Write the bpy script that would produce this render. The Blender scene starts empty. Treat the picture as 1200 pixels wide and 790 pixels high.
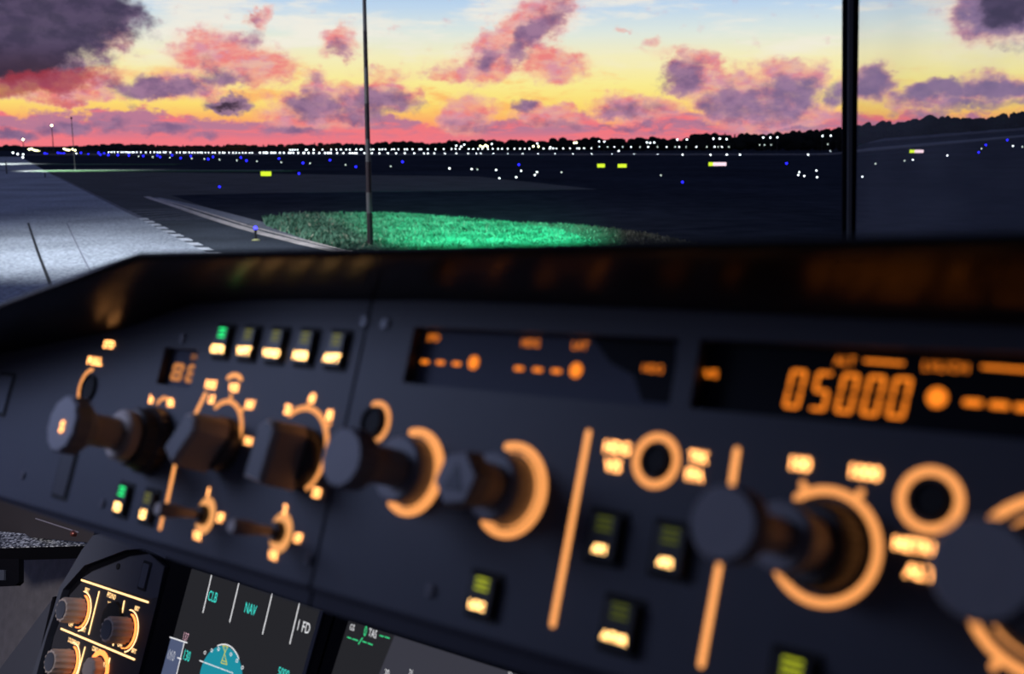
import bpy, bmesh, math, random
import numpy as np
from mathutils import Matrix, Vector
random.seed(7); rng = np.random.default_rng(7)
PI = math.pi
sc = bpy.context.scene
COL = sc.collection
# ------------------------------------------------------------------ camera
F = 1230.0; CX, CY = 600.0, 395.0
PITCH = math.radians(10.37)
EYE = Vector((0, 0, 3.6))
cp, sp = math.cos(PITCH), math.sin(PITCH)
def c2w(v):  # camera axes (right, down, forward) to world axes
    return Vector((v[0], -v[1]*sp + v[2]*cp, -v[1]*cp - v[2]*sp))
def ray(px, py): return Vector(((px-CX)/F, (py-CY)/F, 1.0))
cam_d = bpy.data.cameras.new('camera'); cam = bpy.data.objects.new('camera', cam_d); COL.objects.link(cam)
cam.location = EYE; cam.rotation_euler = (PI/2-PITCH, 0, 0)
cam_d.sensor_width = 36; cam_d.lens = 36*F/1200; cam_d.clip_start = .01; cam_d.clip_end = 6000
cam_d.dof.use_dof = True; cam_d.dof.focus_distance = 2.2
cam_d.dof.aperture_fstop = (cam_d.lens*1e-3)/(5.2/F)
sc.camera = cam
sc.view_settings.view_transform = 'Standard'; sc.view_settings.look = 'None'
sc.view_settings.exposure = 0; sc.view_settings.gamma = 1; sc.view_settings.use_curve_mapping = False
sc.cycles.use_denoising = True
sc.cycles.max_bounces = 5; sc.cycles.sample_clamp_indirect = 4

def lin(c):
    return tuple(((x/255)/12.92 if x/255 <= .04045 else ((x/255+.055)/1.055)**2.4) for x in c)
# ------------------------------------------------------------------ materials
def mat(name, rgb, rough=.6, metal=0, spec=.5, bump=0, bscale=400, var=0, vscale=60):
    m = bpy.data.materials.new(name); m.use_nodes = True
    nt = m.node_tree; b = nt.nodes['Principled BSDF']
    b.inputs['Roughness'].default_value = rough; b.inputs['Metallic'].default_value = metal
    b.inputs['Specular IOR Level'].default_value = spec
    tc = nt.nodes.new('ShaderNodeTexCoord'); nz = nt.nodes.new('ShaderNodeTexNoise')
    nz.inputs['Scale'].default_value = vscale; nz.inputs['Detail'].default_value = 4
    nt.links.new(tc.outputs['Object'], nz.inputs['Vector'])
    r = nt.nodes.new('ShaderNodeMix'); r.data_type = 'RGBA'
    v = max(var, .06)
    r.inputs['A'].default_value = (*[x*(1-v) for x in rgb], 1); r.inputs['B'].default_value = (*[min(1, x*(1+v)) for x in rgb], 1)
    nt.links.new(nz.outputs['Fac'], r.inputs['Factor']); nt.links.new(r.outputs['Result'], b.inputs['Base Color'])
    if bump:
        n2 = nt.nodes.new('ShaderNodeTexNoise'); n2.inputs['Scale'].default_value = bscale
        nt.links.new(tc.outputs['Object'], n2.inputs['Vector'])
        bp = nt.nodes.new('ShaderNodeBump'); bp.inputs['Strength'].default_value = bump; bp.inputs['Distance'].default_value = .001
        nt.links.new(n2.outputs['Fac'], bp.inputs['Height']); nt.links.new(bp.outputs['Normal'], b.inputs['Normal'])
    return m
def glow(name, rgb, s=1.0, base=(.02, .02, .02)):
    m = bpy.data.materials.new(name); m.use_nodes = True; b = m.node_tree.nodes['Principled BSDF']
    b.inputs['Base Color'].default_value = (*base, 1); b.inputs['Roughness'].default_value = .6
    b.inputs['Specular IOR Level'].default_value = .1
    b.inputs['Emission Color'].default_value = (*rgb, 1); b.inputs['Emission Strength'].default_value = s
    return m
M = {}
M['face'] = mat('panel_paint', (.056, .060, .078), .55, spec=.3, bump=.15, bscale=1500)
M['trim'] = mat('lower_trim_paint', (.022, .023, .036), .6, spec=.2)
M['slot'] = mat('black_recess', (.004, .004, .005), .8)
M['screw'] = mat('screw_steel', (.12, .12, .14), .4, .3)
M['knob'] = mat('knob_plastic', (.25, .245, .27), .62, bump=.2)
M['knobside'] = mat('knob_grey_glow_tint', (.44, .37, .33), .6)  # grey lightened and warmed to imitate glow from the lit rings
M['gripface'] = mat('grip_face_grey', (.11, .11, .125), .6)
M['cover'] = mat('cover_dark', (.022, .025, .036), .5)
M['darkknob'] = mat('dark_knob_plastic', (.045, .04, .04), .45)
M['hood'] = mat('hood_leatherette', (.012, .0095, .0095), .28, spec=.09, bump=.10, bscale=90)
M['hoodtop'] = mat('hood_top_felt', (.008, .008, .009), .75, bump=.2)
M['btn'] = mat('button_black', (.006, .006, .007), .5)
M['lcd'] = mat('window_screen', (.075, .082, .115), .6, spec=.1)
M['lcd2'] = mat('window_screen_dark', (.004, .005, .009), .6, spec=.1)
M['pcb'] = mat('lower_panel_paint', (.055, .058, .075), .6)
M['pcbdark'] = mat('lower_panel_dark', (.022, .022, .028), .6)
M['bezel'] = mat('bezel_black', (.003, .003, .005), .7, spec=.08)
M['frame'] = mat('panel_frame_grey', (.060, .068, .092), .55)
M['ring'] = glow('lit_ring', (1.0, .375, .105), 1.08)
M['text'] = glow('lit_legend', (1.0, .40, .115), 4.6)
M['btxt'] = glow('lit_button_legend', (1.0, .54, .17), 6)
M['bar'] = glow('lit_line', (1.0, .385, .11), 1.30)
M['disc'] = glow('lit_disc', (1.0, .42, .13), .95)
M['dimt'] = glow('amber_digits_dim', (1.0, .36, .09), .55)
M['amber'] = glow('amber_digits', (1.0, .24, .015), 1.25)
M['cap'] = glow('amber_captions', (1.0, .24, .015), 2.2)
M['amber2'] = glow('amber_bars', (1.0, .24, .015), 1.3)
M['green'] = glow('green_bars', (.01, .95, .22), 1.6)
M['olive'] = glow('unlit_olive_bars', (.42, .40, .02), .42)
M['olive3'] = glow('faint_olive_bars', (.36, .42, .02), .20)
M['olive2'] = glow('bright_olive_bars', (.60, .66, .02), .8)
M['red'] = glow('red_dot', (.8, .05, .08), .7)
M['line2'] = glow('lit_fine_line', (1.0, .60, .25), 2.2)
M['ring2'] = glow('lit_fine_ring', (1.0, .55, .24), 3.0)
M['ember'] = glow('lit_orange_ring', (1.0, .25, .055), 2.6)
M['scr'] = glow('display_grey', lin((40, 40, 43)), .82, (.008, .008, .01))
M['scr2'] = glow('display_grey_band', lin((64, 64, 74)), .8, (.008, .008, .01))
M['tape'] = glow('display_blue_grey', lin((82, 92, 122)), .9)
M['teal'] = glow('display_teal', lin((28, 140, 158)), 1)
M['white'] = glow('display_white', lin((225, 225, 228)), 1.15)
M['cyan'] = glow('display_cyan', lin((60, 215, 200)), 1.2)
M['dgreen'] = glow('display_green', lin((60, 220, 140)), 1.1)
M['pinkt'] = glow('display_pink', lin((215, 170, 185)), 1)
M['yellow'] = glow('display_yellow', lin((205, 205, 70)), 1)

# ------------------------------------------------------------------ mesh building
class MB:
    def __init__(s): s.v = []; s.f = []; s.m = []
    def add(s, vs, fs, mi=0):
        o = len(s.v); s.v += [tuple(x) for x in vs]; s.f += [tuple(i+o for i in f) for f in fs]; s.m += [mi]*len(fs)
    def prism(s, pts, z0, z1, mi=0, top=None):
        n = len(pts); tp = top or pts
        s.add([(x, y, z0) for x, y in pts]+[(x, y, z1) for x, y in tp],
              [tuple(range(n-1, -1, -1)), tuple(range(n, 2*n))]+[(i, (i+1) % n, n+(i+1) % n, n+i) for i in range(n)], mi)
    def rrect(s, cx, cy, w, h, r, z0, z1, mi=0, inset=0):
        def pts(w, h, r):
            o = []
            for (sx, sy, a) in ((1, 1, 0), (-1, 1, 90), (-1, -1, 180), (1, -1, 270)):
                for k in range(5):
                    t = math.radians(a+k*22.5); o.append((cx+sx*(w/2-r)+r*math.cos(t), cy+sy*(h/2-r)+r*math.sin(t)))
            return o
        s.prism(pts(w, h, r), z0, z1, mi, pts(w-2*inset, h-2*inset, max(r-inset, 1e-5)) if inset else None)
    def lathe(s, cx, cy, prof, n=48, flute=0, depth=0, mi=0, squash=None, rot=0):
        vs = []; fs = []
        for (r, h) in prof:
            for k in range(n):
                t = 2*PI*k/n; rr = r*(1-(depth*(.5+.5*math.cos(flute*t)) if flute else 0))
                x, y = rr*math.cos(t), rr*math.sin(t)
                if squash: x *= squash
                vs.append((cx+x*math.cos(rot)-y*math.sin(rot), cy+x*math.sin(rot)+y*math.cos(rot), h))
        m = len(prof)
        for j in range(m-1):
            for k in range(n): fs.append((j*n+k, j*n+(k+1) % n, (j+1)*n+(k+1) % n, (j+1)*n+k))
        fs.append(tuple(range((m-1)*n, m*n))); fs.append(tuple(range(n-1, -1, -1)))
        s.add(vs, fs, mi)
    def arc(s, cx, cy, r, w, a0, a1, z0, z1, mi=0):   # round-ended arc band (degrees)
        n = max(6, int(abs(a1-a0)/6)); out = []; inn = []
        for k in range(n+1):
            t = math.radians(a0+(a1-a0)*k/n)
            out.append((cx+(r+w/2)*math.cos(t), cy+(r+w/2)*math.sin(t))); inn.append((cx+(r-w/2)*math.cos(t), cy+(r-w/2)*math.sin(t)))
        if abs(a1-a0) >= 359.9: out = out[:-1]; inn = inn[:-1]; closed = True
        else: closed = False
        N = len(out); vs = [(x, y, z) for z in (z0, z1) for L in (out, inn) for x, y in L]
        fs = []
        for k in range(N if closed else N-1):
            q = (k+1) % N
            fs += [(2*N+k, 2*N+q, 3*N+q, 3*N+k), (k, q, 2*N+q, 2*N+k), (N+q, N+k, 3*N+k, 3*N+q), (q, k, N+k, N+q)]
        s.add(vs, fs, mi)
        if not closed:
            for t in (a0, a1):
                t = math.radians(t); s.lathe(cx+r*math.cos(t), cy+r*math.sin(t), [(w/2, z0), (w/2, z1)], 16, mi=mi)
    def bar(s, a, b, w, z0, z1, mi=0):   # capsule
        d = math.atan2(b[1]-a[1], b[0]-a[0]); p = []
        for (c, s0) in ((b, d-PI/2), (a, d+PI/2)):
            for k in range(9): t = s0+PI*k/8; p.append((c[0]+w/2*math.cos(t), c[1]+w/2*math.sin(t)))
        s.prism(p, z0, z1, mi)
    def box(s, x0, x1, y0, y1, z0, z1, mi=0): s.prism([(x0, y0), (x1, y0), (x1, y1), (x0, y1)], z0, z1, mi)
    def text(s, body, cx, cy, size, z, mi=0, wide=1.0, bold=.0, rot=0):
        vs, fs = text_mesh(body, bold); k = size/.72
        cr, sr = math.cos(rot), math.sin(rot)
        s.add([(cx+(x*k*wide)*cr-(y*k)*sr, cy+(x*k*wide)*sr+(y*k)*cr, z) for x, y in vs], fs, mi)
    def build(s, name, mats, parent=None, smooth=False, mw=None):
        me = bpy.data.meshes.new(name); me.from_pydata(s.v, [], s.f)
        for m in (mats if isinstance(mats, list) else [mats]): me.materials.append(m)
        me.polygons.foreach_set('material_index', s.m)
        if smooth:
            me.polygons.foreach_set('use_smooth', [True]*len(me.polygons))
            me.set_sharp_from_angle(angle=math.radians(38))
        me.update()
        o = bpy.data.objects.new(name, me); COL.objects.link(o)
        if parent: o.parent = parent
        if mw is not None: o.matrix_world = mw
        return o
_tc = {}
def text_mesh(body, bold=0):
    key = (body, bold)
    if key in _tc: return _tc[key]
    cu = bpy.data.curves.new('t', 'FONT'); cu.body = body; cu.size = 1; cu.offset = bold; cu.resolution_u = 3
    ob = bpy.data.objects.new('t', cu); COL.objects.link(ob)
    dg = bpy.context.evaluated_depsgraph_get(); me = bpy.data.meshes.new_from_object(ob.evaluated_get(dg))
    vs = [(v.co.x, v.co.y) for v in me.vertices]; fs = [tuple(p.vertices) for p in me.polygons]
    x0, x1 = min(v[0] for v in vs), max(v[0] for v in vs); y0, y1 = min(v[1] for v in vs), max(v[1] for v in vs)
    vs = [(x-(x0+x1)/2, y-(y0+y1)/2) for x, y in vs]
    bpy.data.objects.remove(ob); bpy.data.curves.remove(cu); bpy.data.meshes.remove(me)
    _tc[key] = (vs, fs); return vs, fs
SEG = {'0': 'abcdef', '5': 'afgcd', '8': 'abcdefg', 'E': 'adefg', 'C': 'adef'}
def seg_digit(mb, ch, cx, cy, w, h, t, z, mi=0, slant=.08):
    S = lambda x, y: (cx+x+slant*y, cy+y)
    g = t*.28; hw, hh = w/2, h/2
    for q in SEG[ch]:
        if q in 'adg':
            y = {'a': hh, 'd': -hh, 'g': 0}[q]; y += {'a': -t/2, 'd': t/2, 'g': 0}[q]
            a, b = S(-hw+t*.6+g, y), S(hw-t*.6-g, y)
        else:
            x = {'b': hw-t/2, 'c': hw-t/2, 'e': -hw+t/2, 'f': -hw+t/2}[q]; s = 1 if q in 'bf' else -1
            a, b = S(x, s*(t*.5+g)), S(x, s*(hh-t*.8))
        mb.bar(a, b, t, z, z+.0002, mi)
def thing(name, label, cat, mw=None, group=None, loc=None):
    o = bpy.data.objects.new(name, None); COL.objects.link(o); o.empty_display_size = .02
    if mw is not None: o.matrix_world = mw
    if loc is not None: o.location = loc
    o['label'] = label; o['category'] = cat
    if group: o['group'] = group
    return o
def tag(o, label=None, cat=None, group=None, kind=None):
    if label: o['label'] = label
    if cat: o['category'] = cat
    if group: o['group'] = group
    if kind: o['kind'] = kind
    return o
def sub(name, parent):
    o = bpy.data.objects.new(name, None); COL.objects.link(o); o.parent = parent; return o

# ------------------------------------------------------------------ control panel frame of axes
U = Vector((0.74336881, 0.03638109, -0.66789163)); V = Vector((0.18706974, -0.96998139, 0.15537376)); N = U.cross(V)
class Plane:
    def __init__(s, off=0.0):
        s.o = Vector(ray(1090, 586))*.30 - N*off
        m = Matrix.Identity(4)
        for i, a in enumerate((U, V, N)):
            w = c2w(a)
            for j in range(3): m[j][i] = w[j]
        t = EYE + c2w(s.o)
        for j in range(3): m[j][3] = t[j]
        s.mw = m
    def uv(s, px, py, h=0.0):
        r = ray(px, py); t = (s.o+N*h).dot(N)/r.dot(N); q = r*t - s.o
        return (q.dot(U), q.dot(V))
    def uvz(s, px, py, h=0.0): return (*s.uv(px, py, h), h)
A = Plane(0.0); uv = A.uv

# ================================================================== MCP / EFIS panels
UDIV = -.2614; VT = .060; VB = -.0793
_e0, _e1 = uv(0, 581), uv(650, 770)
_jt = [(-.8668, -.0394), (-.644, .0116), (-.5593, .0236), (-.4863, .0340), (-.4107, .0517), (-.353, .0544)]
def vt(u):
    for a_, b_ in zip(_jt[:-1], _jt[1:]):
        if u <= b_[0]: return a_[1]+(b_[1]-a_[1])*(u-a_[0])/(b_[0]-a_[0])+.003
    return VT if u > -.30 else .0544+.003+(VT-.0574)*(u+.353)/.053
def vb(u): return _e0[1]+(_e1[1]-_e0[1])*(u-_e0[0])/(_e1[0]-_e0[0])
def faceplate(x0, x1, y0, y1, holes, depth, name, parent):
    xs = sorted({x0, x1, *[q[0] for q in _jt if x0 < q[0] < x1], *[h[0] for h in holes], *[h[1] for h in holes]}); ys = sorted({y0, y1, *[h[2] for h in holes], *[h[3] for h in holes]})
    bm = bmesh.new(); g = {}
    for i, x in enumerate(xs):
        for j, y in enumerate(ys): g[i, j] = bm.verts.new((x, y, 0))
    fs = []
    for i in range(len(xs)-1):
        for j in range(len(ys)-1):
            mx, my = (xs[i]+xs[i+1])/2, (ys[j]+ys[j+1])/2
            if any(h[0] < mx < h[1] and h[2] < my < h[3] for h in holes): continue
            fs.append(bm.faces.new((g[i, j], g[i+1, j], g[i+1, j+1], g[i, j+1])))
    for v_ in bm.verts:
        if abs(v_.co.y-VB) < 1e-6: v_.co.y = vb(v_.co.x)
        elif abs(v_.co.y-VT) < 1e-6: v_.co.y = vt(v_.co.x)
    bmesh.ops.delete(bm, geom=[v for v in bm.verts if not v.link_faces], context='VERTS')
    r = bmesh.ops.extrude_face_region(bm, geom=fs[:])
    vs = [e for e in r['geom'] if isinstance(e, bmesh.types.BMVert)]
    bmesh.ops.translate(bm, verts=vs, vec=(0, 0, -depth))
    bmesh.ops.recalc_face_normals(bm, faces=bm.faces)
    me = bpy.data.meshes.new(name); bm.to_mesh(me); bm.free(); me.materials.append(M['face'])
    o = bpy.data.objects.new(name, me); COL.objects.link(o); o.parent = parent
    return o
efis = thing('display_control_panel', 'dark blue-grey left cockpit panel with five small lit buttons in a row along its top', 'control panel', A.mw)
fcu = thing('autopilot_control_panel', 'wide dark cockpit panel with amber digits 05000 and large knobs in lit rings', 'control panel', A.mw)
qn = (uv(188, 430)[0], uv(228, 430)[0], uv(208, 452)[1]-.0005, uv(208, 408)[1])
faceplate(-.70, UDIV-.0009, VB, VT, [qn], .012, 'faceplate', efis)
w1 = (uv(480, 410)[0], uv(790, 440)[0], .0180, .0448)
w2 = (uv(814, 440)[0], .110, .0120, .0400)
w2 = (w2[0], w2[1], uv(930, 490)[1], uv(930, 402)[1])
w1 = (w1[0], w1[1], uv(600, 461)[1], uv(600, 388)[1])
faceplate(UDIV+.0009, .30, VB, VT, [w1, w2], .012, 'faceplate', fcu)
# lower trim rails
for par, a, b in ((efis, -.70, UDIV-.0009), (fcu, UDIV+.0009, .30)):
    m = MB()
    for (o0, o1, z0, z1) in ((-.0088, -.0010, -.010, -.0018), (-.0012, .0004, -.011, .0006)): m.prism([(a, vb(a)+(-.0012 if par is efis and o0 < -.005 else o0)), (b, vb(b)+o0), (b, vb(b)+o1), (a, vb(a)+o1)], z0, z1)
    m.build('lower_rail', M['trim'], par)
# housing behind
for par, a, b in ((efis, -.70, UDIV-.002), (fcu, UDIV+.002, .30)):
    m = MB(); us_ = [a]+[q[0] for q in _jt if a < q[0] < b]+[b]; m.prism([(u_, -.060) for u_ in (a, b)]+[(u_, vt(u_)-.004) for u_ in us_[::-1]], -.05, -.0125); m.build('housing', M['bezel'], par)

def ring(par, px, py, r, w, a0, a1, name='lit_ring', mt='ring', ticks=(), c=None):
    cx, cy = c or uv(px, py); m = MB(); m.arc(cx, cy, r, w, a0, a1, 0, .0004)
    for t in ticks:
        t = math.radians(t); m.bar((cx+r*math.cos(t), cy+r*math.sin(t)), (cx+(r+.0032)*math.cos(t), cy+(r+.0032)*math.sin(t)), w*.8, 0, .0004)
    return m.build(name, M[mt], par)
def legend(par, items, mt='text', name='legend', z=.0005):
    for it in items:
        body, px, py, hpx = it[:4]; wide = it[4] if len(it) > 4 else 1
        cx, cy = uv(px, py); zc = (A.o+U*cx+V*cy).z; size = hpx*zc/F*(1.6 if par is efis else 1.5)
        m = MB(); m.text(body, cx, cy, size, z, wide=wide*(.86 if par is efis else .95), bold=.035); m.build(name, M[mt], par)

def screw(par, px, py, r=.0027):
    cx, cy = uv(px, py); m = MB(); m.lathe(cx, cy, [(r, -.0002), (r, .0006), (r*.8, .0012)], 24)
    m.box(cx-r*.7, cx+r*.7, cy-r*.12, cy+r*.12, .0012, .0013, 1); m.build('screw', [M['screw'], M['slot']], par, True)
for p in ((428, 377), (28, 557), (121, 590), (362, 655), (215, 397)): screw(efis, *p)
for p in ((452, 380), (505, 692)): screw(fcu, *p)

def push(par, px, py, label, lit='olive', w=.0125, h=.0155, tpx=8, two=False, c=None, dz=0):
    cx, cy = c or uv(px, py); b = sub('push_button', par)
    m = MB(); m.rrect(cx, cy, w+.0035, h+.0035, .0012, 0, .0007); m.build('button_surround', M['slot'], b)
    m = MB(); m.rrect(cx, cy, w, h, .0012, .0005, .0030, inset=.0007); m.build('button_cap', M['btn'], b)
    m = MB()
    for k in range(3):
        y = cy+h*.12+k*h*.125; m.box(cx-w*.24, cx+w*.27, y, y+h*.055, .0030, .0031)
    m.build('status_bars', M[lit], b)
    zc = (A.o+U*cx+V*cy).z
    m = MB(); m.text(label, cx-w*.02, cy-h*.26, tpx*zc/F*1.4, .0031, wide=.95, bold=.035); m.build('button_legend', M['btxt'], b)
names5 = ['CSTR', 'WPT', 'VORD', 'NDB', 'ARPT']
for i, nm in enumerate(names5):
    push(efis, 0, 0, nm, 'green' if i == 0 else 'olive', w=.0120, h=.0165, tpx=(6.2, 6.8, 6.2, 6.8, 6.6)[i], c=(-.3726+.0238*i, .0312))
push(efis, 146, 586, 'FD', 'green', .0120, .0165, tpx=7)
push(efis, 176, 594, 'LS', 'olive', .0120, .0165, tpx=7)
# blank covers at the far left
for (px, py, w, h, mt) in ((4, 462, .020, .026, 'lcd'), (77, 554, .0165, .0285, 'btn')):
    cx, cy = uv(px, py); m = MB(); m.rrect(cx, cy, w+.004, h+.004, .002, 0, .0005, 1); m.rrect(cx, cy, w, h, .002, .0004, .0014, 0, .0006)
    m.build('blank_button', [M['cover'] if mt == 'btn' else M['frame'], M['slot']], efis)
# baro window
m = MB(); m.box(qn[0]-.002, qn[1]+.004, qn[2]-.002, qn[3]+.002, -.0062, -.0052); dw = m.build('readout_window', M['lcd'], efis)
m = MB()
cx = (qn[0]+qn[1])/2; cyq = (qn[2]+qn[3])/2; W = qn[1]-qn[0]; H = qn[3]-qn[2]
seg_digit(m, '8', cx-W*.20, cyq-H*.10, W*.34, H*.48, .0026, -.005)
seg_digit(m, 'E', cx+W*.24, cyq-H*.10, W*.32, H*.48, .0024, -.005)
m.build('digits', M['dimt'], dw)
m = MB(); m.text('QNH', cx+W*.22, cyq+H*.33, .0030, -.005); m.build('readout_caption', M['dimt'], dw)
# FCU windows
for (ww, mt) in ((w1, 'lcd'), (w2, 'lcd2')):
    m = MB(); m.box(ww[0]-.003, ww[1]+.003, ww[2]-.003, ww[3]+.003, -.0072, -.0062)
    o = m.build('readout_window', M[mt], fcu)
    if ww is w1: win1 = o
    else: win2 = o
ZW = -.0060
def wuv(px, py): return uv(px, py, ZW)
def zat(px, py): return (A.o+U*uv(px, py)[0]+V*uv(px, py)[1]).z
def wtext(par, body, px, py, hpx, mt='cap', wide=1):
    cx, cy = wuv(px, py); m = MB(); m.text(body, cx, cy, hpx*zat(px, py)/F, ZW, wide=wide, bold=.0); m.build('caption', M[mt], par)
for b_, x, y, h_ in (('SPD', 508, 396, 9), ('HDG', 622, 402, 9.5), ('LAT', 680, 405, 10), ('HDG', 765, 432, 10)): wtext(win1, b_, x, y, h_, 'amber', 1)
# dark sheet imitating a reflection on the right end of the first window
m = MB(); m.prism([wuv(692, 394), wuv(792, 399), wuv(792, 474), wuv(752, 470), wuv(742, 440), wuv(715, 425)][::-1], ZW-.0003, ZW-.0001); m.build('dark_reflection', M['lcd2'], win1)
def dashes(par, ds, dot, dotr, dl, t):
    m = MB()
    for (x, y) in ds:
        c = wuv(x, y); m.bar((c[0]-dl/2, c[1]), (c[0]+dl/2, c[1]), t, ZW, ZW+.0001)
    for (x, y) in dot:
        c = wuv(x, y); m.lathe(c[0], c[1], [(dotr, ZW), (dotr, ZW+.0001)], 20)
    m.build('digits', M['amber'], par)
dashes(win1, [(498, 424), (516, 425), (535, 426.5)], [(555, 425)], .0029, .0034, .0016)
dashes(win1, [(608, 432), (630, 433.5), (652, 435)], [(675, 434)], .0029, .0034, .0016)
wtext(win2, 'V/S', 833, 438, 10)
m = MB()
for i, chd in enumerate('05000'):
    px = 932+i*30.5; c = wuv(px, 456+i*2.6); seg_digit(m, chd, c[0], c[1], .0055, .0128, .0011, ZW, slant=.10)
m.build('digits', M['amber'], win2)
dashes(win2, [(1140, 472), (1171, 475), (1201, 478), (1232, 481)], [(1098, 466)], .0030, .0036, .0019)
wtext(win2, 'ALT', 990, 423, 11, 'amber2'); wtext(win2, 'LVL/CH', 1108, 430, 12, 'amber2', 1.0)
wtext(win2, 'V/S', 1235, 440, 12, 'amber2')
for (a, b) in (((1014, 423), (1058, 426)), ((1152, 430), (1208, 434))):
    m = MB(); m.bar(wuv(*a), wuv(*b), .0009, ZW, ZW+.0001); m.build('caption_line', M['amber2'], win2)

# ---- lit rings, lines and legends of the left panel
ring(efis, 104, 455, .0115, .0022, 95, 215)
cx, cy = uv(104, 455); m = MB(); m.lathe(cx+.001, cy, [(.0085, 0), (.0085, .0015), (.0075, .0020), (.0070, .0008)], 32); m.build('chart_button', M['slot'], efis)
legend(efis, [('PULL', 112, 423.5, 5.6, 1.5), ('STD', 128.5, 404, 5.4, 1.35)])
# baro selector legend: inHg / hPa
ring(efis, 0, 0, .0078, .0020, 35, 145, c=uv(190, 483))
legend(efis, [('in', 178, 468, 6.5), ('hPa', 201, 472, 6, .8)])
cx, cy = uv(192.5, 490); m = MB(); m.lathe(cx, cy, [(.0016, 0), (.0016, .0006)], 16); m.build('red_dot', M['red'], efis)
# mode selector
c1 = uv(260, 508); k1 = uv(263, 521)
ring(efis, 0, 0, .0166, .0023, 130, -28, c=c1, ticks=(88, 45))
legend(efis, [('LS', 248, 451, 6), ('VOR', 275, 455, 5.5, .85), ('NAV', 294, 474, 6, .7), ('PLAN', 293, 516, 5.5, .6), ('ILS', 258, 465, 5.5), ('ARC', 246, 467, 5.2, .7)][:0])
legend(efis, [('ROSE', 248, 451, 6, .8), ('VOR', 275, 454.5, 6, .8), ('LS', 249, 468, 6), ('NAV', 294, 474.5, 6.5, .65), ('PLAN', 292, 517, 5.5, .6)])
m = MB(); m.bar(uv(229, 486), uv(241, 462), .0023, 0, .0004); m.build('lit_line', M['bar'], efis)
m = MB(); m.arc(*uv(271, 462), .0100, .0022, 125, 55, 0, .0004); m.build('lit_line', M['bar'], efis)
# range selector
c2 = uv(350, 528); k2 = uv(354, 537)
ring(efis, 0, 0, .0202, .0025, 128, -52, c=c2, ticks=(90, 38, 0))
legend(efis, [('20', 338, 480, 7, .85), ('40', 366.5, 467, 7, .8), ('80', 387, 487, 7.5, .75), ('320', 372, 577.5, 6.5, .8)])
# short lit bars
m = MB(); m.bar(uv(206.5, 540), uv(196, 589), .0023, 0, .0004); m.build('lit_line', M['bar'], efis)
m = MB(); m.bar(uv(191, 606), uv(188, 619), .0023, 0, .0004); m.build('lit_line', M['bar'], efis)

# knobs: all lathed round the panel normal
def knob(par, c, parts, name='rotary_knob'):
    k = sub(name, par)
    for (nm, prof, mt, kw) in parts:
        m = MB(); m.lathe(c[0], c[1], prof, kw.get('n', 64), kw.get('flute', 0), kw.get('depth', 0), squash=kw.get('squash'), rot=kw.get('rot', 0)); m.build(nm, M[mt], k, True)
    return k
cb = uv(180, 517)
kb = knob(efis, cb, [
    ('outer_dial', [(.0185, 0), (.0185, .006), (.0165, .008), (.0160, .0135), (.0150, .0145)], 'darkknob', dict(flute=24, depth=.04, n=96)),
    ('middle_dial', [(.0115, .014), (.0135, .016), (.0135, .021), (.0118, .0225)], 'knobside', {}),
    ('stem', [(.0085, .022), (.0085, .036), (.0098, .040)], 'knobside', {}),
    ('knob_cap', [(.0095, .038), (.0150, .044), (.0152, .0515), (.0140, .0530)], 'knob', dict(flute=12, depth=.05, n=96))])
m = MB(); q = uv(76, 503, .0536); m.text('S', q[0]-.004, q[1]+.001, .0056, .0536, bold=.04); m.build('cap_legend', M['text'], kb)
# mode selector knob: round skirt and a broad pointer grip
def pointer(par, c, r, h, rot, lenf):
    k = sub('selector_knob', par)
    m = MB(); m.lathe(c[0], c[1], [(r, 0), (r, .005), (r*.92, .0065)], 64); m.build('skirt', M['darkknob'], k, True)
    m = MB(); w2_, l2 = r*.50, r*lenf
    def oct_(s, t): return [(c[0]+x*math.cos(rot)-y*math.sin(rot), c[1]+x*math.sin(rot)+y*math.cos(rot)) for x, y in
                        [(-l2*s, -w2_*t), (l2*.72*s, -w2_*t), (l2*s, -w2_*.35*t), (l2*s, w2_*.35*t), (l2*.72*s, w2_*t), (-l2*s, w2_*t)]]
    m.prism(oct_(1, 1.12), .006, h-.0025, 0, oct_(.97, 1.0)); m.prism(oct_(.97, 1.0), h-.0025, h, 0, oct_(.90, .82))
    m.build('grip', M['knobside'], k)
    m = MB(); e = oct_(.86, .76); m.prism(e, h, h+.0003); m.build('grip_face', M['gripface'], k)
    return k
pointer(efis, k1, .0138, .0255, math.radians(55), .98)
pointer(efis, k2, .0146, .0240, math.radians(84), 1.0)
# SPD and HDG knobs
legend(fcu, [])
ring(fcu, 440, 495, .0085, .0022, 115, -125)
cx, cy = uv(438, 495); m = MB(); m.lathe(cx, cy, [(.0070, 0), (.0070, .0018), (.0060, .0024), (.0056, .0012)], 32); m.build('push_button', M['slot'], fcu)
cs = uv(483, 553); ring(fcu, 0, 0, .0171, .0029, 108, -122, c=cs)
m = MB(); m.arc(cs[0], cs[1], .0150, .0004, 100, -112, 0, .0018); m.build('inner_lit_ring', M['ring'], fcu)
knob(fcu, cs, [('skirt', [(.0135, 0), (.0138, .0085), (.0126, .0098)], 'knob', {}),
               ('stem', [(.0078, .0095), (.0078, .028)], 'knobside', {}),
               ('knob_cap', [(.0085, .0275), (.0122, .0300), (.0124, .0375), (.0112, .0392)], 'knob', dict(flute=20, depth=.03, n=100))])
ch = uv(597, 574); ring(fcu, 0, 0, .0170, .0030, 108, -124, c=ch)
m = MB(); m.arc(ch[0], ch[1], .0145, .0004, 100, -112, 0, .0018); m.build('inner_lit_ring', M['ring'], fcu)
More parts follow.
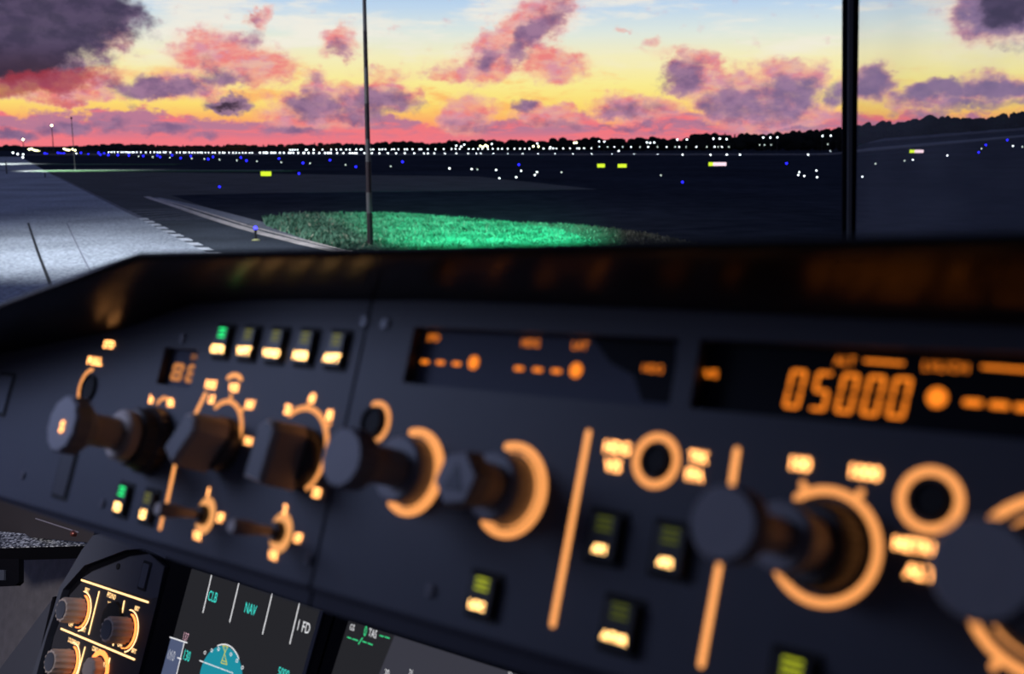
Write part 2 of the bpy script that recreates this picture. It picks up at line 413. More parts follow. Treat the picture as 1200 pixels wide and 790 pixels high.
kh = knob(fcu, ch, [('skirt', [(.0130, 0), (.0132, .0100), (.0120, .0114)], 'knob', {}),
               ('stem', [(.0082, .011), (.0088, .022)], 'knobside', {}),
               ('knob_cap', [(.0095, .021), (.0112, .0225), (.0112, .0290), (.0098, .0308)], 'knob', dict(n=6, rot=.2))])
m = MB(); m.prism([(ch[0]-.0050, ch[1]-.0042), (ch[0]+.0050, ch[1]-.0042), (ch[0], ch[1]+.0052)], .0308, .0311); m.build('triangle_mark', M['frame'], kh)
# ALT knob
ca = uv(965, 640); ring(fcu, 0, 0, .0168, .0027, 128, -142, c=ca, ticks=(118, 62))
knob(fcu, ca, [('outer_dial', [(.0136, 0), (.0132, .0105), (.0118, .0120)], 'darkknob', dict(flute=30, depth=.05, n=120)),
               ('stem', [(.0082, .0118), (.0082, .024)], 'knobside', {}),
               ('middle_dial', [(.0090, .0235), (.0102, .0250), (.0102, .0285), (.0092, .0295)], 'knob', dict(flute=16, depth=.03, n=96)),
               ('upper_stem', [(.0052, .0290), (.0052, .0540)], 'knobside', {}),
               ('knob_cap', [(.0080, .0520), (.0102, .0540), (.0104, .0600), (.0094, .0618)], 'knob', dict(flute=22, depth=.02, n=110))])
# V/S knob
cv = uv(1240, 690); ring(fcu, 0, 0, .0236, .0028, 140, 30, c=cv)
ring(fcu, 0, 0, .0236, .0028, 205, 262, c=cv, ticks=(240,))
m = MB(); m.arc(cv[0], cv[1], .0190, .0005, 150, 290, 0, .002); m.build('inner_lit_ring', M['ring'], fcu)
m = MB(); m.arc(cv[0], cv[1], .0190, .0005, 132, 60, 0, .002); m.build('inner_lit_ring', M['ring'], fcu)
knob(fcu, cv, [('skirt', [(.0150, 0), (.0150, .0120), (.0135, .0135)], 'darkknob', {}),
               ('stem', [(.0085, .013), (.0085, .050)], 'knobside', {}),
               ('knob_cap', [(.0090, .0490), (.0116, .0520), (.0118, .0615), (.0108, .0630)], 'knob', dict(flute=24, depth=.02, n=120))])
# rings round the push holes
for (px, py, w) in ((769, 540, .0027), (1090, 586, .0027)):
    ring(fcu, px, py, .0083, w, 0, 360)
    cx, cy = uv(px, py); m = MB(); m.lathe(cx, cy, [(.0058, 0), (.0058, .0012), (.0050, .0018), (.0046, .0008)], 32); m.build('push_button', M['slot'], fcu)
# tall lit lines
for (a, b, w) in (((690, 507), (648, 732), .0022), ((864, 528), (858, 567), .0022), ((843, 663), (822, 779), .0022)):
    m = MB(); m.bar(uv(*a), uv(*b), w, 0, .0004); m.build('lit_line', M['bar'], fcu)
legend(fcu, [('HDG', 724, 525, 9, .95), ('V/S', 719, 546, 9, .95), ('TRK', 819.5, 536, 8.5, .80), ('FPA', 815, 557, 9, .80),
             ('100', 939, 544, 10, .95), ('1000', 1015, 554, 10, 1.0), ('METRIC', 1078, 641, 9.5, .95), ('ALT', 1079, 671, 10, 1.0)])
push(fcu, 568, 698, 'LOC', 'olive2', .0130, .0150, tpx=6.5)
push(fcu, 711, 630, 'AP1', 'olive3', .0130, .0165, tpx=6.5)
push(fcu, 788, 645, 'AP2', 'olive3', .0130, .0165, tpx=6.5)
push(fcu, 729, 733, 'A/THR', 'olive3', .0135, .0165, tpx=6.5)
push(fcu, 930, 800, 'EXPED', 'olive2', .0130, .0165, tpx=9)

# toggles
for (bx, by, tx, ty, a, b_, c_) in ((240, 604, 190, 597, (245, 577), (259, 607), (232, 628)), (328, 624, 272, 606, (335, 597), (350, 631), (321, 651))):
    c = uv(bx, by); t = sub('toggle_switch', efis)
    m = MB(); m.lathe(c[0]+.001, c[1], [(.0092, 0), (.0092, .0005)], 40, squash=.86); m.build('lit_base', M['disc'], t)
    m = MB(); m.lathe(c[0], c[1], [(.0050, .0005), (.0050, .0025), (.0040, .0045)], 32); m.build('bushing', M['darkknob'], t, True)
    m = MB(); m.lathe(c[0], c[1], [(.0020, .004), (.0024, .013), (.0034, .018), (.0036, .025), (.0028, .027)], 24); m.build('lever', M['knobside'], t, True)
    legend(efis, [('1' if bx < 300 else '2', *a, 6.5, 1.2), ('OFF', *b_, 6.5, .62), ('VOR', *c_, 6, .7)])

# ================================================================== glareshield hood
hood = thing('glareshield_hood', 'dark brown overhanging hood running along the top of the cockpit panels', 'glareshield', A.mw)
HH = .060
J = [(-150, 470), (0, 415), (70, 401), (140, 387), (228, 356), (300, 352), (500, 352), (740, 362), (960, 372), (1290, 388)]
L = [(-150, 417), (0, 361), (60, 338), (115, 318), (160, 303), (260, 301.5), (470, 298.5), (700, 294), (950, 290), (1290, 283)]
bm = bmesh.new(); rows = []
sections = []
for (j, l) in zip(J, L):
    a = Vector(A.uvz(*j, 0)); b = Vector(A.uvz(*l, HH)); d = (b-a).normalized()
    up = Vector((0, 1, 0))
    pr = [a+Vector((0, 0, .0006)), a.lerp(b, .33), a.lerp(b, .66), b-d*.004, b-d*.0012+up*.0004, b+up*.0020, b-d*.0015+up*.0036, b-d*.006+up*.0040, Vector((a.x, vt(a.x)+.0045, -.055)), Vector((a.x, vt(a.x)+.0015, -.055)), Vector((a.x, vt(a.x)+.0015, .0006))]
    rows.append([bm.verts.new(p) for p in pr])
dx_ = .30-rows[-1][0].co.x
rows.append([bm.verts.new(v_.co+Vector((dx_, 0, 0))) for v_ in rows[-1]])
for i in range(len(rows)-1):
    n = len(rows[0])
    for k in range(n):
        f = bm.faces.new((rows[i][k], rows[i+1][k], rows[i+1][(k+1) % n], rows[i][(k+1) % n])); f.smooth = True
        f.material_index = 1 if 4 < k < 9 else 0
bm.faces.new(rows[0][::-1]); bm.faces.new(rows[-1])
bmesh.ops.recalc_face_normals(bm, faces=bm.faces)
me = bpy.data.meshes.new('padded_lip'); bm.to_mesh(me); bm.free(); me.materials.append(M['hood']); me.materials.append(M['hoodtop'])
me.set_sharp_from_angle(angle=math.radians(50))
o = bpy.data.objects.new('padded_lip', me); COL.objects.link(o); o.parent = hood

# ================================================================== lower instrument panel
B = Plane(.45); buv = B.uv
def bz(px, py): q = B.uv(px, py); return (B.o+U*q[0]+V*q[1]).z
def bpoly(pts): return [buv(*p) for p in pts]
board = thing('instrument_board', 'dark lower cockpit board with grey chamfered edge behind the two grey displays', 'instrument board', B.mw)
m = MB(); m.prism(bpoly([(110, 600), (900, 600), (900, 1000), (-20, 1000), (41, 792), (73, 689), (99, 645), (104, 632)])[::-1], -.030, -.006)
m.build('backing', M['bezel'], board)
m = MB(); m.prism(bpoly([(112, 628), (180, 612), (204, 632), (197, 655), (172, 643), (150, 645), (102, 663), (77, 691), (58, 746), (38, 820), (24, 820), (41, 790), (64, 720), (73, 689), (99, 645)])[::-1], -.006, .004)
m.build('edge_frame', M['frame'], board)
lp = thing('lighting_control_panel', 'small lower left panel with ribbed dimmer knobs and fine glowing orange lines', 'control panel', B.mw)
m = MB(); m.prism(bpoly([(108, 670), (153, 652), (176, 649), (194, 664), (186, 700), (161, 800), (146, 860), (36, 860), (55, 790), (64, 746), (83, 697)])[::-1], -.0055, .001)
m.build('faceplate', M['pcbdark'], lp)
m = MB(); m.prism(bpoly([(108, 671), (153, 653), (176, 650), (193, 665), (186, 700), (178, 702), (100, 678), (97, 678)])[::-1], .001, .0014)
m.build('upper_plate', M['pcb'], lp)
for (px, py, wpx, hpx, nm, mt) in ((171, 675, 13, 30, 'blank_button', 'frame'),):
    c = buv(px, py); k = bz(px, py)/F
    m = MB(); m.rrect(c[0], c[1], wpx*k*1.45, hpx*k*1.12, .002, .001, .0022, 1); m.rrect(c[0], c[1], wpx*k*1.05, hpx*k*.92, .002, .002, .0035, 0); m.build(nm, [M['frame'], M['slot']], lp)
c = buv(140, 664); m = MB(); m.lathe(*c, [(.0042, .001), (.0042, .0026), (.003, .003)], 24); m.build('screw', M['slot'], lp)
def bline(par, pts, w, mt, z=.0016, name='lit_line', P_=None):
    pl = P_ or B
    m = MB()
    for a, b in pts: m.bar(pl.uv(*a), pl.uv(*b), w, z, z+.0004)
    return m.build(name, M[mt], par)
for seg in (((97, 680), (175, 706)), ((73, 737), (159, 773)), ((117.5, 694), (105.5, 743)), ((147, 705), (143, 727)), ((135, 752), (134, 756)), ((101, 759), (92, 792)), ((130, 772), (125, 795))):
    bline(lp, [seg], .0024, 'line2')
def btext(par, body, px, py, hpx, mt, z=.0018, wide=1, name='legend'):
    c = buv(px, py); m = MB(); m.text(body, c[0], c[1], hpx*bz(px, py)/F, z, wide=wide, bold=.01); return m.build(name, M[mt], par)
for t in (('BRT', 103.5, 692, 4.6, .8), ('OFF', 84.5, 732, 4.6, .8), ('BRT', 99.5, 738, 4.6, .8), ('PFD/ND', 132, 698.5, 5, .72), ('XFR', 130, 708.5, 5, .8), ('BRT', 162, 713.5, 4.6, .8), ('OFF', 142, 756, 4.6, .8), ('BRT', 158.5, 763, 4.6, .8),
          ('LOUDSPEAKER', 88, 752.5, 4.8, .55), ('CONSOLE/FLOOR', 117, 763, 4.8, .50), ('BRT', 123.5, 779, 4.6, .8)):
    btext(lp, t[0], t[1], t[2], t[3]*1.15, 'line2', wide=t[4])
def dim_knob(bx, by, mt='knobside', hh=.0285, r=.0168):
    c = buv(bx, by); k = sub('dimmer_knob', lp)
    m = MB(); m.arc(c[0]+.002, c[1], r+.0092, .0013, 100, -75, .0012, .0018); m.build('lit_ring', M['ring2'], k)
    m = MB(); m.arc(c[0]+.002, c[1], r+.0050, .0012, 80, -90, .0012, .0036); m.build('inner_ring', M['ember'], k)
    m = MB(); m.lathe(c[0], c[1], [(r*1.03, .001), (r*1.03, .004), (r, .006), (r, hh-.003), (r*.93, hh)], 96, 12, .13); m.build('ribbed_body', M[mt], k, True)
    m = MB(); m.lathe(c[0], c[1], [(r*.72, hh), (r*.72, hh+.0012), (r*.6, hh+.0006)], 40); m.build('knob_face', M['frame'], k, True)
for p in ((95, 716), (149, 739), (82, 776)): dim_knob(*p)
c = buv(134, 727); m = MB(); m.lathe(c[0], c[1], [(.024, .001), (.024, .006), (.019, .008)], 48, 10, .06); m.build('outer_dial', M['slot'], lp, True)
c = buv(116, 785); k = sub('dimmer_knob', lp)
m = MB(); m.arc(c[0]+.002, c[1], .022, .006, 160, -60, .0012, .003); m.build('lit_ring', M['ember'], k)
m = MB(); m.lathe(c[0], c[1], [(.016, .001), (.016, .014), (.014, .016)], 64, 10, .1); m.build('ribbed_body', M['knobside'], k, True)

def display(name, label, poly, bez):
    d = thing(name, label, 'display screen', B.mw)
    m = MB(); m.prism(bpoly(bez)[::-1], -.0055, .0030); m.build('bezel', M['bezel'], d)
    m = MB(); m.prism(bpoly(poly)[::-1], .0030, .0042); s = m.build('screen', M['scr'], d)
    return d, s
pfd, s1 = display('flight_display', 'grey cockpit display showing CLB, NAV and a teal attitude ball', [(228, 667), (381, 716), (352, 820), (184, 830)], [(205, 652), (396, 712), (362, 830), (160, 830)])
ZS = .0044
def dline(par, segs, wpx, mt, name='screen_lines'):
    for a, b in segs:
        m = MB(); m.bar(buv(*a), buv(*b), wpx*bz(*a)/F, ZS, ZS+.0001); m.build(name[:-1], M[mt], par)
m = MB(); m.prism(bpoly([(379, 716), (383, 717), (354, 820), (350, 820)])[::-1], .0030, .0050); m.build('bezel_highlight', M['frame'], pfd)  # raised pale strip standing in for the highlight along the bezel
dline(s1, [((251.5, 675), (241.5, 718)), ((283.5, 684.5), (273, 729)), ((322.5, 697), (311.5, 743)), ((354.5, 708), (343.5, 754.5))], 1.5, 'white')
def dtext(par, body, px, py, hpx, mt, wide=1): 
    c = buv(px, py); m = MB(); m.text(body, c[0], c[1], 1.25*hpx*bz(px, py)/F, ZS, wide=wide*.86); m.build('screen_text', M[mt], par)
dtext(s1, 'CLB', 253, 699.5, 9.5, 'cyan', .75); dtext(s1, 'NAV', 297.5, 714, 10, 'cyan', .75)
dtext(s1, '1 FD', 360, 735, 10, 'white', .85); dtext(s1, ':', 372.5, 739, 7, 'white', 1)
dtext(s1, '137', 221.5, 746.5, 7.5, 'pinkt', .72); dtext(s1, '130', 223, 768.5, 9.5, 'cyan', .72); dtext(s1, '060', 204.5, 768, 9.5, 'white', .72)
dtext(s1, '5000', 336, 789, 8.5, 'cyan', .85)
m = MB(); m.prism(bpoly([(204, 748), (220, 753), (207, 800), (190, 800)])[::-1], ZS-.0001, ZS); m.build('speed_tape', M['tape'], s1)
dline(s1, [((203, 747), (223, 753.5)), ((219.5, 754), (206, 810)), ((212, 771), (216, 772.5))], 1.4, 'white')
cc = buv(262, 797); kk = bz(262, 797)/F
m = MB(); m.lathe(cc[0], cc[1], [(kk*38, ZS), (kk*38, ZS+.0001)], 64, squash=1.12); m.build('attitude_ball', M['teal'], s1)
m = MB(); m.arc(cc[0], cc[1], kk*40, kk*1.4, 120, 50, ZS+.0001, ZS+.0002); m.build('ball_rim', M['white'], s1)
dline(s1, [((238, 774.5), (277, 789))], 1.4, 'white')
m = MB()
for (x, y) in ((244, 765), (252, 762.5), (260, 761), (274.5, 767), (281.5, 774.5), (288, 782.5)):
    a = buv(x, y); m.arc(a[0], a[1], kk*1.7, kk*.8, 0, 360, ZS+.0001, ZS+.0002)
m.build('bank_marks', M['white'], s1)
tri = [((265, 757), (271, 758)), ((265, 757), (268, 765)), ((271, 758), (267, 766)), ((267, 766), (263, 777)), ((267, 766), (270, 779)), ((263, 777), (270, 779)), ((264, 774), (269.5, 776))]
m = MB()
for a, b in tri: m.bar(buv(*a), buv(*b), 1.0*kk, ZS+.0002, ZS+.0003)
m.build('bank_pointer', M['yellow'], s1)
nd, s2 = display('navigation_display', 'grey cockpit display showing GS 0 TAS in its upper left corner', [(412, 728), (640, 800), (640, 860), (370, 860)], [(398, 716), (680, 806), (660, 880), (350, 880)])
m = MB(); m.prism(bpoly([(466, 745), (640, 800), (640, 840), (440, 810)])[::-1], ZS-.0002, ZS-.0001); m.build('lighter_band', M['scr2'], s2)
dtext(s2, 'GS', 416.5, 735.5, 5.5, 'white', .9); dtext(s2, '0', 432, 740, 9.5, 'dgreen', .7); dtext(s2, 'TAS', 440.5, 742.5, 7.5, 'white', .75)
dline(s2, [((449, 745), (453, 746.3)), ((455, 746.6), (460, 748.2)), ((411, 747), (415, 748.2)), ((417, 749), (423, 751)), ((429, 752), (433, 753.3)), ((435, 754), (440, 756)), ((424, 755), (428.5, 748))], 1.2, 'dgreen')
dtext(s2, '20', 457, 789, 7, 'white', .8); dtext(s2, '21', 485, 788.5, 6, 'white', .8); dtext(s2, '33', 601, 791, 5, 'white', .8)

# ================================================================== left side of the cockpit, below the panels
Wp = Plane(.85)
mwall = mat('wall_plaster_grey', (.21, .195, .20), .9, bump=.9, bscale=45, var=.35, vscale=38)
m = MB(); m.prism([Wp.uv(*p) for p in [(-260, 560), (330, 650), (330, 1100), (-260, 1100)]][::-1], -.04, 0)
tag(m.build('wall_left', mwall, mw=Wp.mw), kind='structure')
def speck_mat():
    mm = bpy.data.materials.new('speckled_carpet'); mm.use_nodes = True; nt = mm.node_tree; b = nt.nodes['Principled BSDF']
    tc = nt.nodes.new('ShaderNodeTexCoord'); vo = nt.nodes.new('ShaderNodeTexNoise'); vo.inputs['Scale'].default_value = 210; vo.inputs['Detail'].default_value = 2
    rp = nt.nodes.new('ShaderNodeValToRGB'); rp.color_ramp.elements[0].position = .46; rp.color_ramp.elements[1].position = .62
    rp.color_ramp.elements[0].color = (.05, .055, .075, 1); rp.color_ramp.elements[1].color = (.95, .98, 1.0, 1)
    nt.links.new(tc.outputs['Object'], vo.inputs['Vector']); nt.links.new(vo.outputs['Fac'], rp.inputs['Fac']); nt.links.new(rp.outputs['Color'], b.inputs['Base Color'])
    b.inputs['Roughness'].default_value = .9
    return mm
# shelf: front board and carpeted top
def at_plane(pl, px, py, h=0):
    q = pl.uv(px, py, h); return pl.mw @ Vector((q[0], q[1], h))
Sp = Plane(.56)
def hit_z(px, py, z):
    d = c2w(ray(px, py)); t = (z-EYE.z)/d.z; return EYE+d*t
fa = at_plane(Sp, -120, 646); fb = at_plane(Sp, 98, 640)
zt = (fa.z+fb.z)/2
FA, FB = hit_z(-120, 646, zt), hit_z(99, 640, zt)
KA, KB = hit_z(-120, 614, zt), hit_z(118, 634, zt)
GB = hit_z(118, 640, zt)
shelf = thing('side_shelf', 'black shelf under the left end of the panel with a speckled carpet top', 'shelf', loc=FA)
def wmesh(name, vs, fs, mt, par=None, mats=None, mi=None):
    me = bpy.data.meshes.new(name); off = Vector(par.location) if par else Vector((0, 0, 0))
    me.from_pydata([tuple(Vector(v)-off) for v in vs], [], fs); me.materials.append(mt)
    bm = bmesh.new(); bm.from_mesh(me); bmesh.ops.recalc_face_normals(bm, faces=bm.faces); bm.to_mesh(me); bm.free()
    o = bpy.data.objects.new(name, me); COL.objects.link(o)
    if par: o.parent = par
    return o
def slab(name, quad, dz, mt, par):   # quad at the top, thickness dz below
    q = [Vector(p) for p in quad]; vs = q+[p-Vector((0, 0, dz)) for p in q]
    n = len(q); return wmesh(name, vs, [tuple(range(n)), tuple(range(2*n-1, n-1, -1))]+[(i, n+i, n+(i+1) % n, (i+1) % n) for i in range(n)], mt, par)
up = Vector((0, 0, .002))
slab('board', [FA, FB, GB, KB, KA], .024, M['bezel'], shelf)
slab('carpet_top', [FA+up, FB+up, GB+up, KB+up, KA+up], .0018, speck_mat(), shelf)
# bracket hanging under the shelf
ba, bb = hit_z(-30, 662, zt-.024), at_plane(Sp, 20, 662)
br = thing('shelf_bracket', 'small black block hanging under the left end of the black shelf', 'bracket', Sp.mw)
m = MB(); m.prism([Sp.uv(*p) for p in [(-30, 655), (20, 655), (20, 682), (16, 686), (-30, 688)]][::-1], -.012, -.003); m.prism([Sp.uv(*p) for p in [(-30, 668), (5, 668), (5, 680), (-30, 681)]][::-1], -.003, .0005, 1)
m.build('block', [M['bezel'], M['frame']], br)
# brown underside behind the shelf
Up_ = Plane(.64)
m = MB(); m.prism([Up_.uv(*p) for p in [(-120, 540), (180, 620), (125, 638), (60, 632), (-120, 616)]][::-1], -.02, 0)
tag(m.build('hood_underside_board', mat('brown_board', (.040, .032, .032), .7), mw=Up_.mw), 'dark brown board between the panel bottom and the speckled shelf', 'board')
cs_ = thing('metal_strip', 'thin pale metal strip lying under the left panel edge', 'metal strip', Sp.mw)
m = MB(); m.bar(Sp.uv(56, 609.5), Sp.uv(106, 625.5), .0016, .02, .0216); m.build('strip', mat('pale_metal', (.5, .48, .52), .35, .8), cs_)
m = MB(); m.lathe(*Sp.uv(101, 627), [(.005, .018), (.005, .024), (.003, .026)], 20); m.build('end_screw', mat('red_brown_metal', (.25, .08, .06), .3, .7), cs_, True)
Tp = Plane(.50)
wp = thing('side_console', 'blue-grey sloping console plate left of the small lower panel', 'console', Tp.mw)
m = MB(); m.prism([Tp.uv(*p) for p in [(63, 700), (-80, 890), (10, 890), (42, 790), (60, 712)]], -.03, 0); m.build('plate', M['face'], wp)
m = MB(); m.prism([Tp.uv(*p) for p in [(63, 700), (66, 699), (46, 792), (20, 880), (12, 880), (42, 790)]][::-1], -.02, .002); m.build('edge_seal', M['bezel'], wp)

# ================================================================== windows
Gl = Vector((0, 1, 0))
def glass_mat(name, haze, uneven=False):
    mm = bpy.data.materials.new(name); mm.use_nodes = True; nt = mm.node_tree; nt.nodes.clear()
    out = nt.nodes.new('ShaderNodeOutputMaterial'); tr = nt.nodes.new('ShaderNodeBsdfTransparent'); df = nt.nodes.new('ShaderNodeBsdfDiffuse')
    gl = nt.nodes.new('ShaderNodeBsdfGlossy'); gl.inputs['Roughness'].default_value = .02
    df.inputs['Color'].default_value = (.60, .60, .68, 1)
    mx = nt.nodes.new('ShaderNodeMixShader'); mx.inputs[0].default_value = haze
    tl_ = nt.nodes.new('ShaderNodeBsdfTranslucent'); tl_.inputs['Color'].default_value = (.62, .70, .95, 1); ms = nt.nodes.new('ShaderNodeMixShader'); ms.inputs[0].default_value = .7
    nt.links.new(df.outputs[0], ms.inputs[1]); nt.links.new(tl_.outputs[0], ms.inputs[2])
    nt.links.new(tr.outputs[0], mx.inputs[1]); nt.links.new(ms.outputs[0], mx.inputs[2])
    m2 = nt.nodes.new('ShaderNodeMixShader'); m2.inputs[0].default_value = .02
    nt.links.new(mx.outputs[0], m2.inputs[1]); nt.links.new(gl.outputs[0], m2.inputs[2]); nt.links.new(m2.outputs[0], out.inputs[0])
    if uneven:
        tc = nt.nodes.new('ShaderNodeTexCoord'); nz = nt.nodes.new('ShaderNodeTexNoise'); nz.inputs['Scale'].default_value = 9
        nt.links.new(tc.outputs['Object'], nz.inputs['Vector'])
        mr = nt.nodes.new('ShaderNodeMapRange'); mr.inputs[1].default_value = .35; mr.inputs[2].default_value = .6; mr.inputs[3].default_value = haze*.55; mr.inputs[4].default_value = haze*1.15
        nt.links.new(nz.outputs['Fac'], mr.inputs[0]); nt.links.new(mr.outputs[0], mx.inputs[0])
    return mm
def wpt(px, py, d): # point at forward distance d
    r = c2w(ray(px, py)); return EYE + r*(d/r.y)
DW = .95
def pane(name, x0, x1, mt, ytop=-160, ybot=392):
    q = [wpt(x0, ybot, DW), wpt(x1, ybot, DW), wpt(x1, ytop, DW), wpt(x0, ytop, DW)]
    b = [p+Vector((0, .004, 0)) for p in q]
    me = bpy.data.meshes.new(name); me.from_pydata([tuple(p) for p in q], [], [(0, 1, 2, 3)]); me.materials.append(mt)
    o = bpy.data.objects.new(name, me); COL.objects.link(o); tag(o, kind='structure'); return o
pane('window_1', -400, 996, glass_mat('clear_glass', .004))
pane('window_2', 998, 1700, glass_mat('reflection_haze_glass', .20, True))  # uneven haze mixed into the pane to imitate a reflection
post = thing('trim_1', 'thin black window post with a grey metal centre strip', 'window post', loc=wpt(996, 392, DW)); post['kind'] = 'structure'
def strip(name, a0, a1, b0, b1, y0, y1, d0, d1, mt):
    q = [wpt(b0, y1, d0), wpt(b1, y1, d0), wpt(a1, y0, d0), wpt(a0, y0, d0)]; bk = [p+Vector((0, d1-d0, 0)) for p in q]
    wmesh(name, q+bk, [(0, 1, 2, 3), (7, 6, 5, 4), (0, 4, 5, 1), (1, 5, 6, 2), (2, 6, 7, 3), (3, 7, 4, 0)], mt, post)
mgask = mat('window_seal_black', (.006, .007, .012), .8, spec=.05); mmet = mat('window_post_metal', (.13, .13, .145), .6, 0, spec=.1)
strip('left_seal', 988.5, 995.5, 987, 992.5, -160, 392, DW-.004, DW-.001, mgask)
strip('centre_strip', 995.5, 1001.5, 993, 997, -160, 392, DW-.007, DW-.001, mmet)
strip('right_seal', 1001.5, 1009.2, 997, 1001, -160, 392, DW-.004, DW-.001, mgask)

# deck between the hood and the foot of the windows
us = [-.70, -.50, -.35, -.20, -.05, .10, .29]; top = []
for i, u_ in enumerate(us):
    p = A.mw @ Vector((u_, min(.050, vt(u_)-.004), -.058)); bx = (-1.02, -.72, -.30, .15, .55, 1.0, 1.55)[i]
    top.append((p, Vector((bx, DW-.012, 3.428))))
vs = [q for pr in top for q in pr]+[q-Vector((0, 0, .012)) for pr in top for q in pr]; n2 = len(top)*2; fs = []
for i in range(len(top)-1):
    a = 2*i; fs += [(a, a+2, a+3, a+1), (n2+a, n2+a+1, n2+a+3, n2+a+2), (a, n2+a, n2+a+2, a+2), (a+1, a+3, n2+a+3, n2+a+1)]
fs += [(0, 1, n2+1, n2), (n2-2, 2*n2-2, 2*n2-1, n2-1)]
dk = wmesh('trim_2', vs, fs, M['hoodtop']); dk['kind'] = 'structure'

# ================================================================== airfield
def sstep(x): x = max(0, min(1, x)); return x*x*(3-2*x)
def Hh(x, y):
    if y < 100: return 0.0
    a = x/y
    r = max(0, min(1.7, (a-.295)/.19))*6.3*sstep((y-190)/150)
    r += sstep((a-.31)/.03)*sstep((y-385)/60)*4.5
    return r
def at(px, py):
    d = c2w(ray(px, py)); d = d/d.y
    y = 20.0; last = y
    while y < 2500:
        p = EYE+d*y
        if p.z <= Hh(p.x, p.y):
            lo, hi = last, y
            for _ in range(30):
                mid = (lo+hi)/2; p = EYE+d*mid
                if p.z <= Hh(p.x, p.y): hi = mid
                else: lo = mid
            p = EYE+d*hi; return Vector((p.x, p.y, Hh(p.x, p.y)))
        last = y; y *= 1.01
    p = EYE+d*900; return Vector((p.x, 900, Hh(p.x, 900)))
def gmat(name, c1_, c2_, scale, detail=6, rough=.9, spec=.2, s2=None, scale2=3):
    mm = bpy.data.materials.new(name); mm.use_nodes = True; nt = mm.node_tree; b = nt.nodes['Principled BSDF']
    tc = nt.nodes.new('ShaderNodeTexCoord'); n1 = nt.nodes.new('ShaderNodeTexNoise'); n1.inputs['Scale'].default_value = scale; n1.inputs['Detail'].default_value = detail
    rp = nt.nodes.new('ShaderNodeValToRGB'); rp.color_ramp.elements[0].position = .35; rp.color_ramp.elements[1].position = .68
    rp.color_ramp.elements[0].color = (*c1_, 1); rp.color_ramp.elements[1].color = (*c2_, 1)
    nt.links.new(tc.outputs['Object'], n1.inputs['Vector']); nt.links.new(n1.outputs['Fac'], rp.inputs['Fac'])
    n2 = nt.nodes.new('ShaderNodeTexNoise'); n2.inputs['Scale'].default_value = scale2; n2.inputs['Detail'].default_value = 3
    nt.links.new(tc.outputs['Object'], n2.inputs['Vector'])
    mr = nt.nodes.new('ShaderNodeMapRange'); mr.inputs[1].default_value = .3; mr.inputs[2].default_value = .7; mr.inputs[3].default_value = .72; mr.inputs[4].default_value = 1.18
    nt.links.new(n2.outputs['Fac'], mr.inputs[0])
    hs = nt.nodes.new('ShaderNodeMix'); hs.data_type = 'RGBA'; hs.blend_type = 'MULTIPLY'; hs.inputs['Factor'].default_value = 1
    nt.links.new(rp.outputs['Color'], hs.inputs['A']); nt.links.new(mr.outputs[0], hs.inputs['B']); nt.links.new(hs.outputs['Result'], b.inputs['Base Color'])
    b.inputs['Roughness'].default_value = rough; b.inputs['Specular IOR Level'].default_value = spec
    return mm
mfield = gmat('dark_field_grass', (.030, .034, .045), (.050, .055, .070), .6, spec=0, scale2=.05)
masph = gmat('taxiway_asphalt', (.046, .052, .062), (.085, .095, .113), 12, spec=.05, scale2=.3)
mconc = gmat('apron_concrete', (.22, .23, .26), (.60, .62, .66), 9, spec=.15, scale2=.18)
mpale = gmat('pale_pavement', (.22, .22, .24), (.34, .34, .36), 3, spec=.1, scale2=.05)
mpaint = gmat('road_paint_white', (.55, .55, .58), (.8, .8, .82), 8, spec=.1, scale2=1)
mpaintp = gmat('road_paint_cream', (.62, .52, .46), (.85, .74, .66), 8, spec=.1, scale2=1)
mdim = gmat('worn_paint', (.13, .13, .16), (.22, .22, .26), 8, spec=.1, scale2=1)
# terrain
ang = sorted(set([round(x, 4) for x in np.linspace(-3.2, 3.2, 65)]+[round(x, 4) for x in np.linspace(.26, .68, 30)]))
ds = [-40, 5, 15, 30, 60, 100, 150]+list(range(190, 480, 12))+[520, 600, 750, 1000, 1400, 2000, 2800]
vs = []; fs = []
for d in ds:
    for a in ang:
        x = a*max(d, 60); vs.append((x, d, Hh(x, d)))
nA = len(ang)
for i in range(len(ds)-1):
    for j in range(nA-1): fs.append((i*nA+j, i*nA+j+1, (i+1)*nA+j+1, (i+1)*nA+j))
me = bpy.data.meshes.new('ground'); me.from_pydata(vs, [], fs); me.materials.append(mfield)
for p in me.polygons: p.use_smooth = True
tag(COL.objects.link(bpy.data.objects.new('ground', me)) or bpy.data.objects['ground'], kind='structure')
def flat(name, pts, z, mt, th=.01):
    vs = [(p[0], p[1], z) for p in pts]+[(p[0], p[1], z-th) for p in pts]; n = len(pts)
    me = bpy.data.meshes.new(name); me.from_pydata(vs, [], [tuple(range(n)), tuple(range(2*n-1, n-1, -1))]+[(i, n+i, n+(i+1) % n, (i+1) % n) for i in range(n)])
    me.materials.append(mt); bm = bmesh.new(); bm.from_mesh(me); bmesh.ops.recalc_face_normals(bm, faces=bm.faces); bm.to_mesh(me); bm.free()
    o = bpy.data.objects.new(name, me); COL.objects.link(o); return o
def gp(px, py): d = c2w(ray(px, py)); t = -EYE.z/d.z; p = EYE+d*t; return (p.x, p.y)
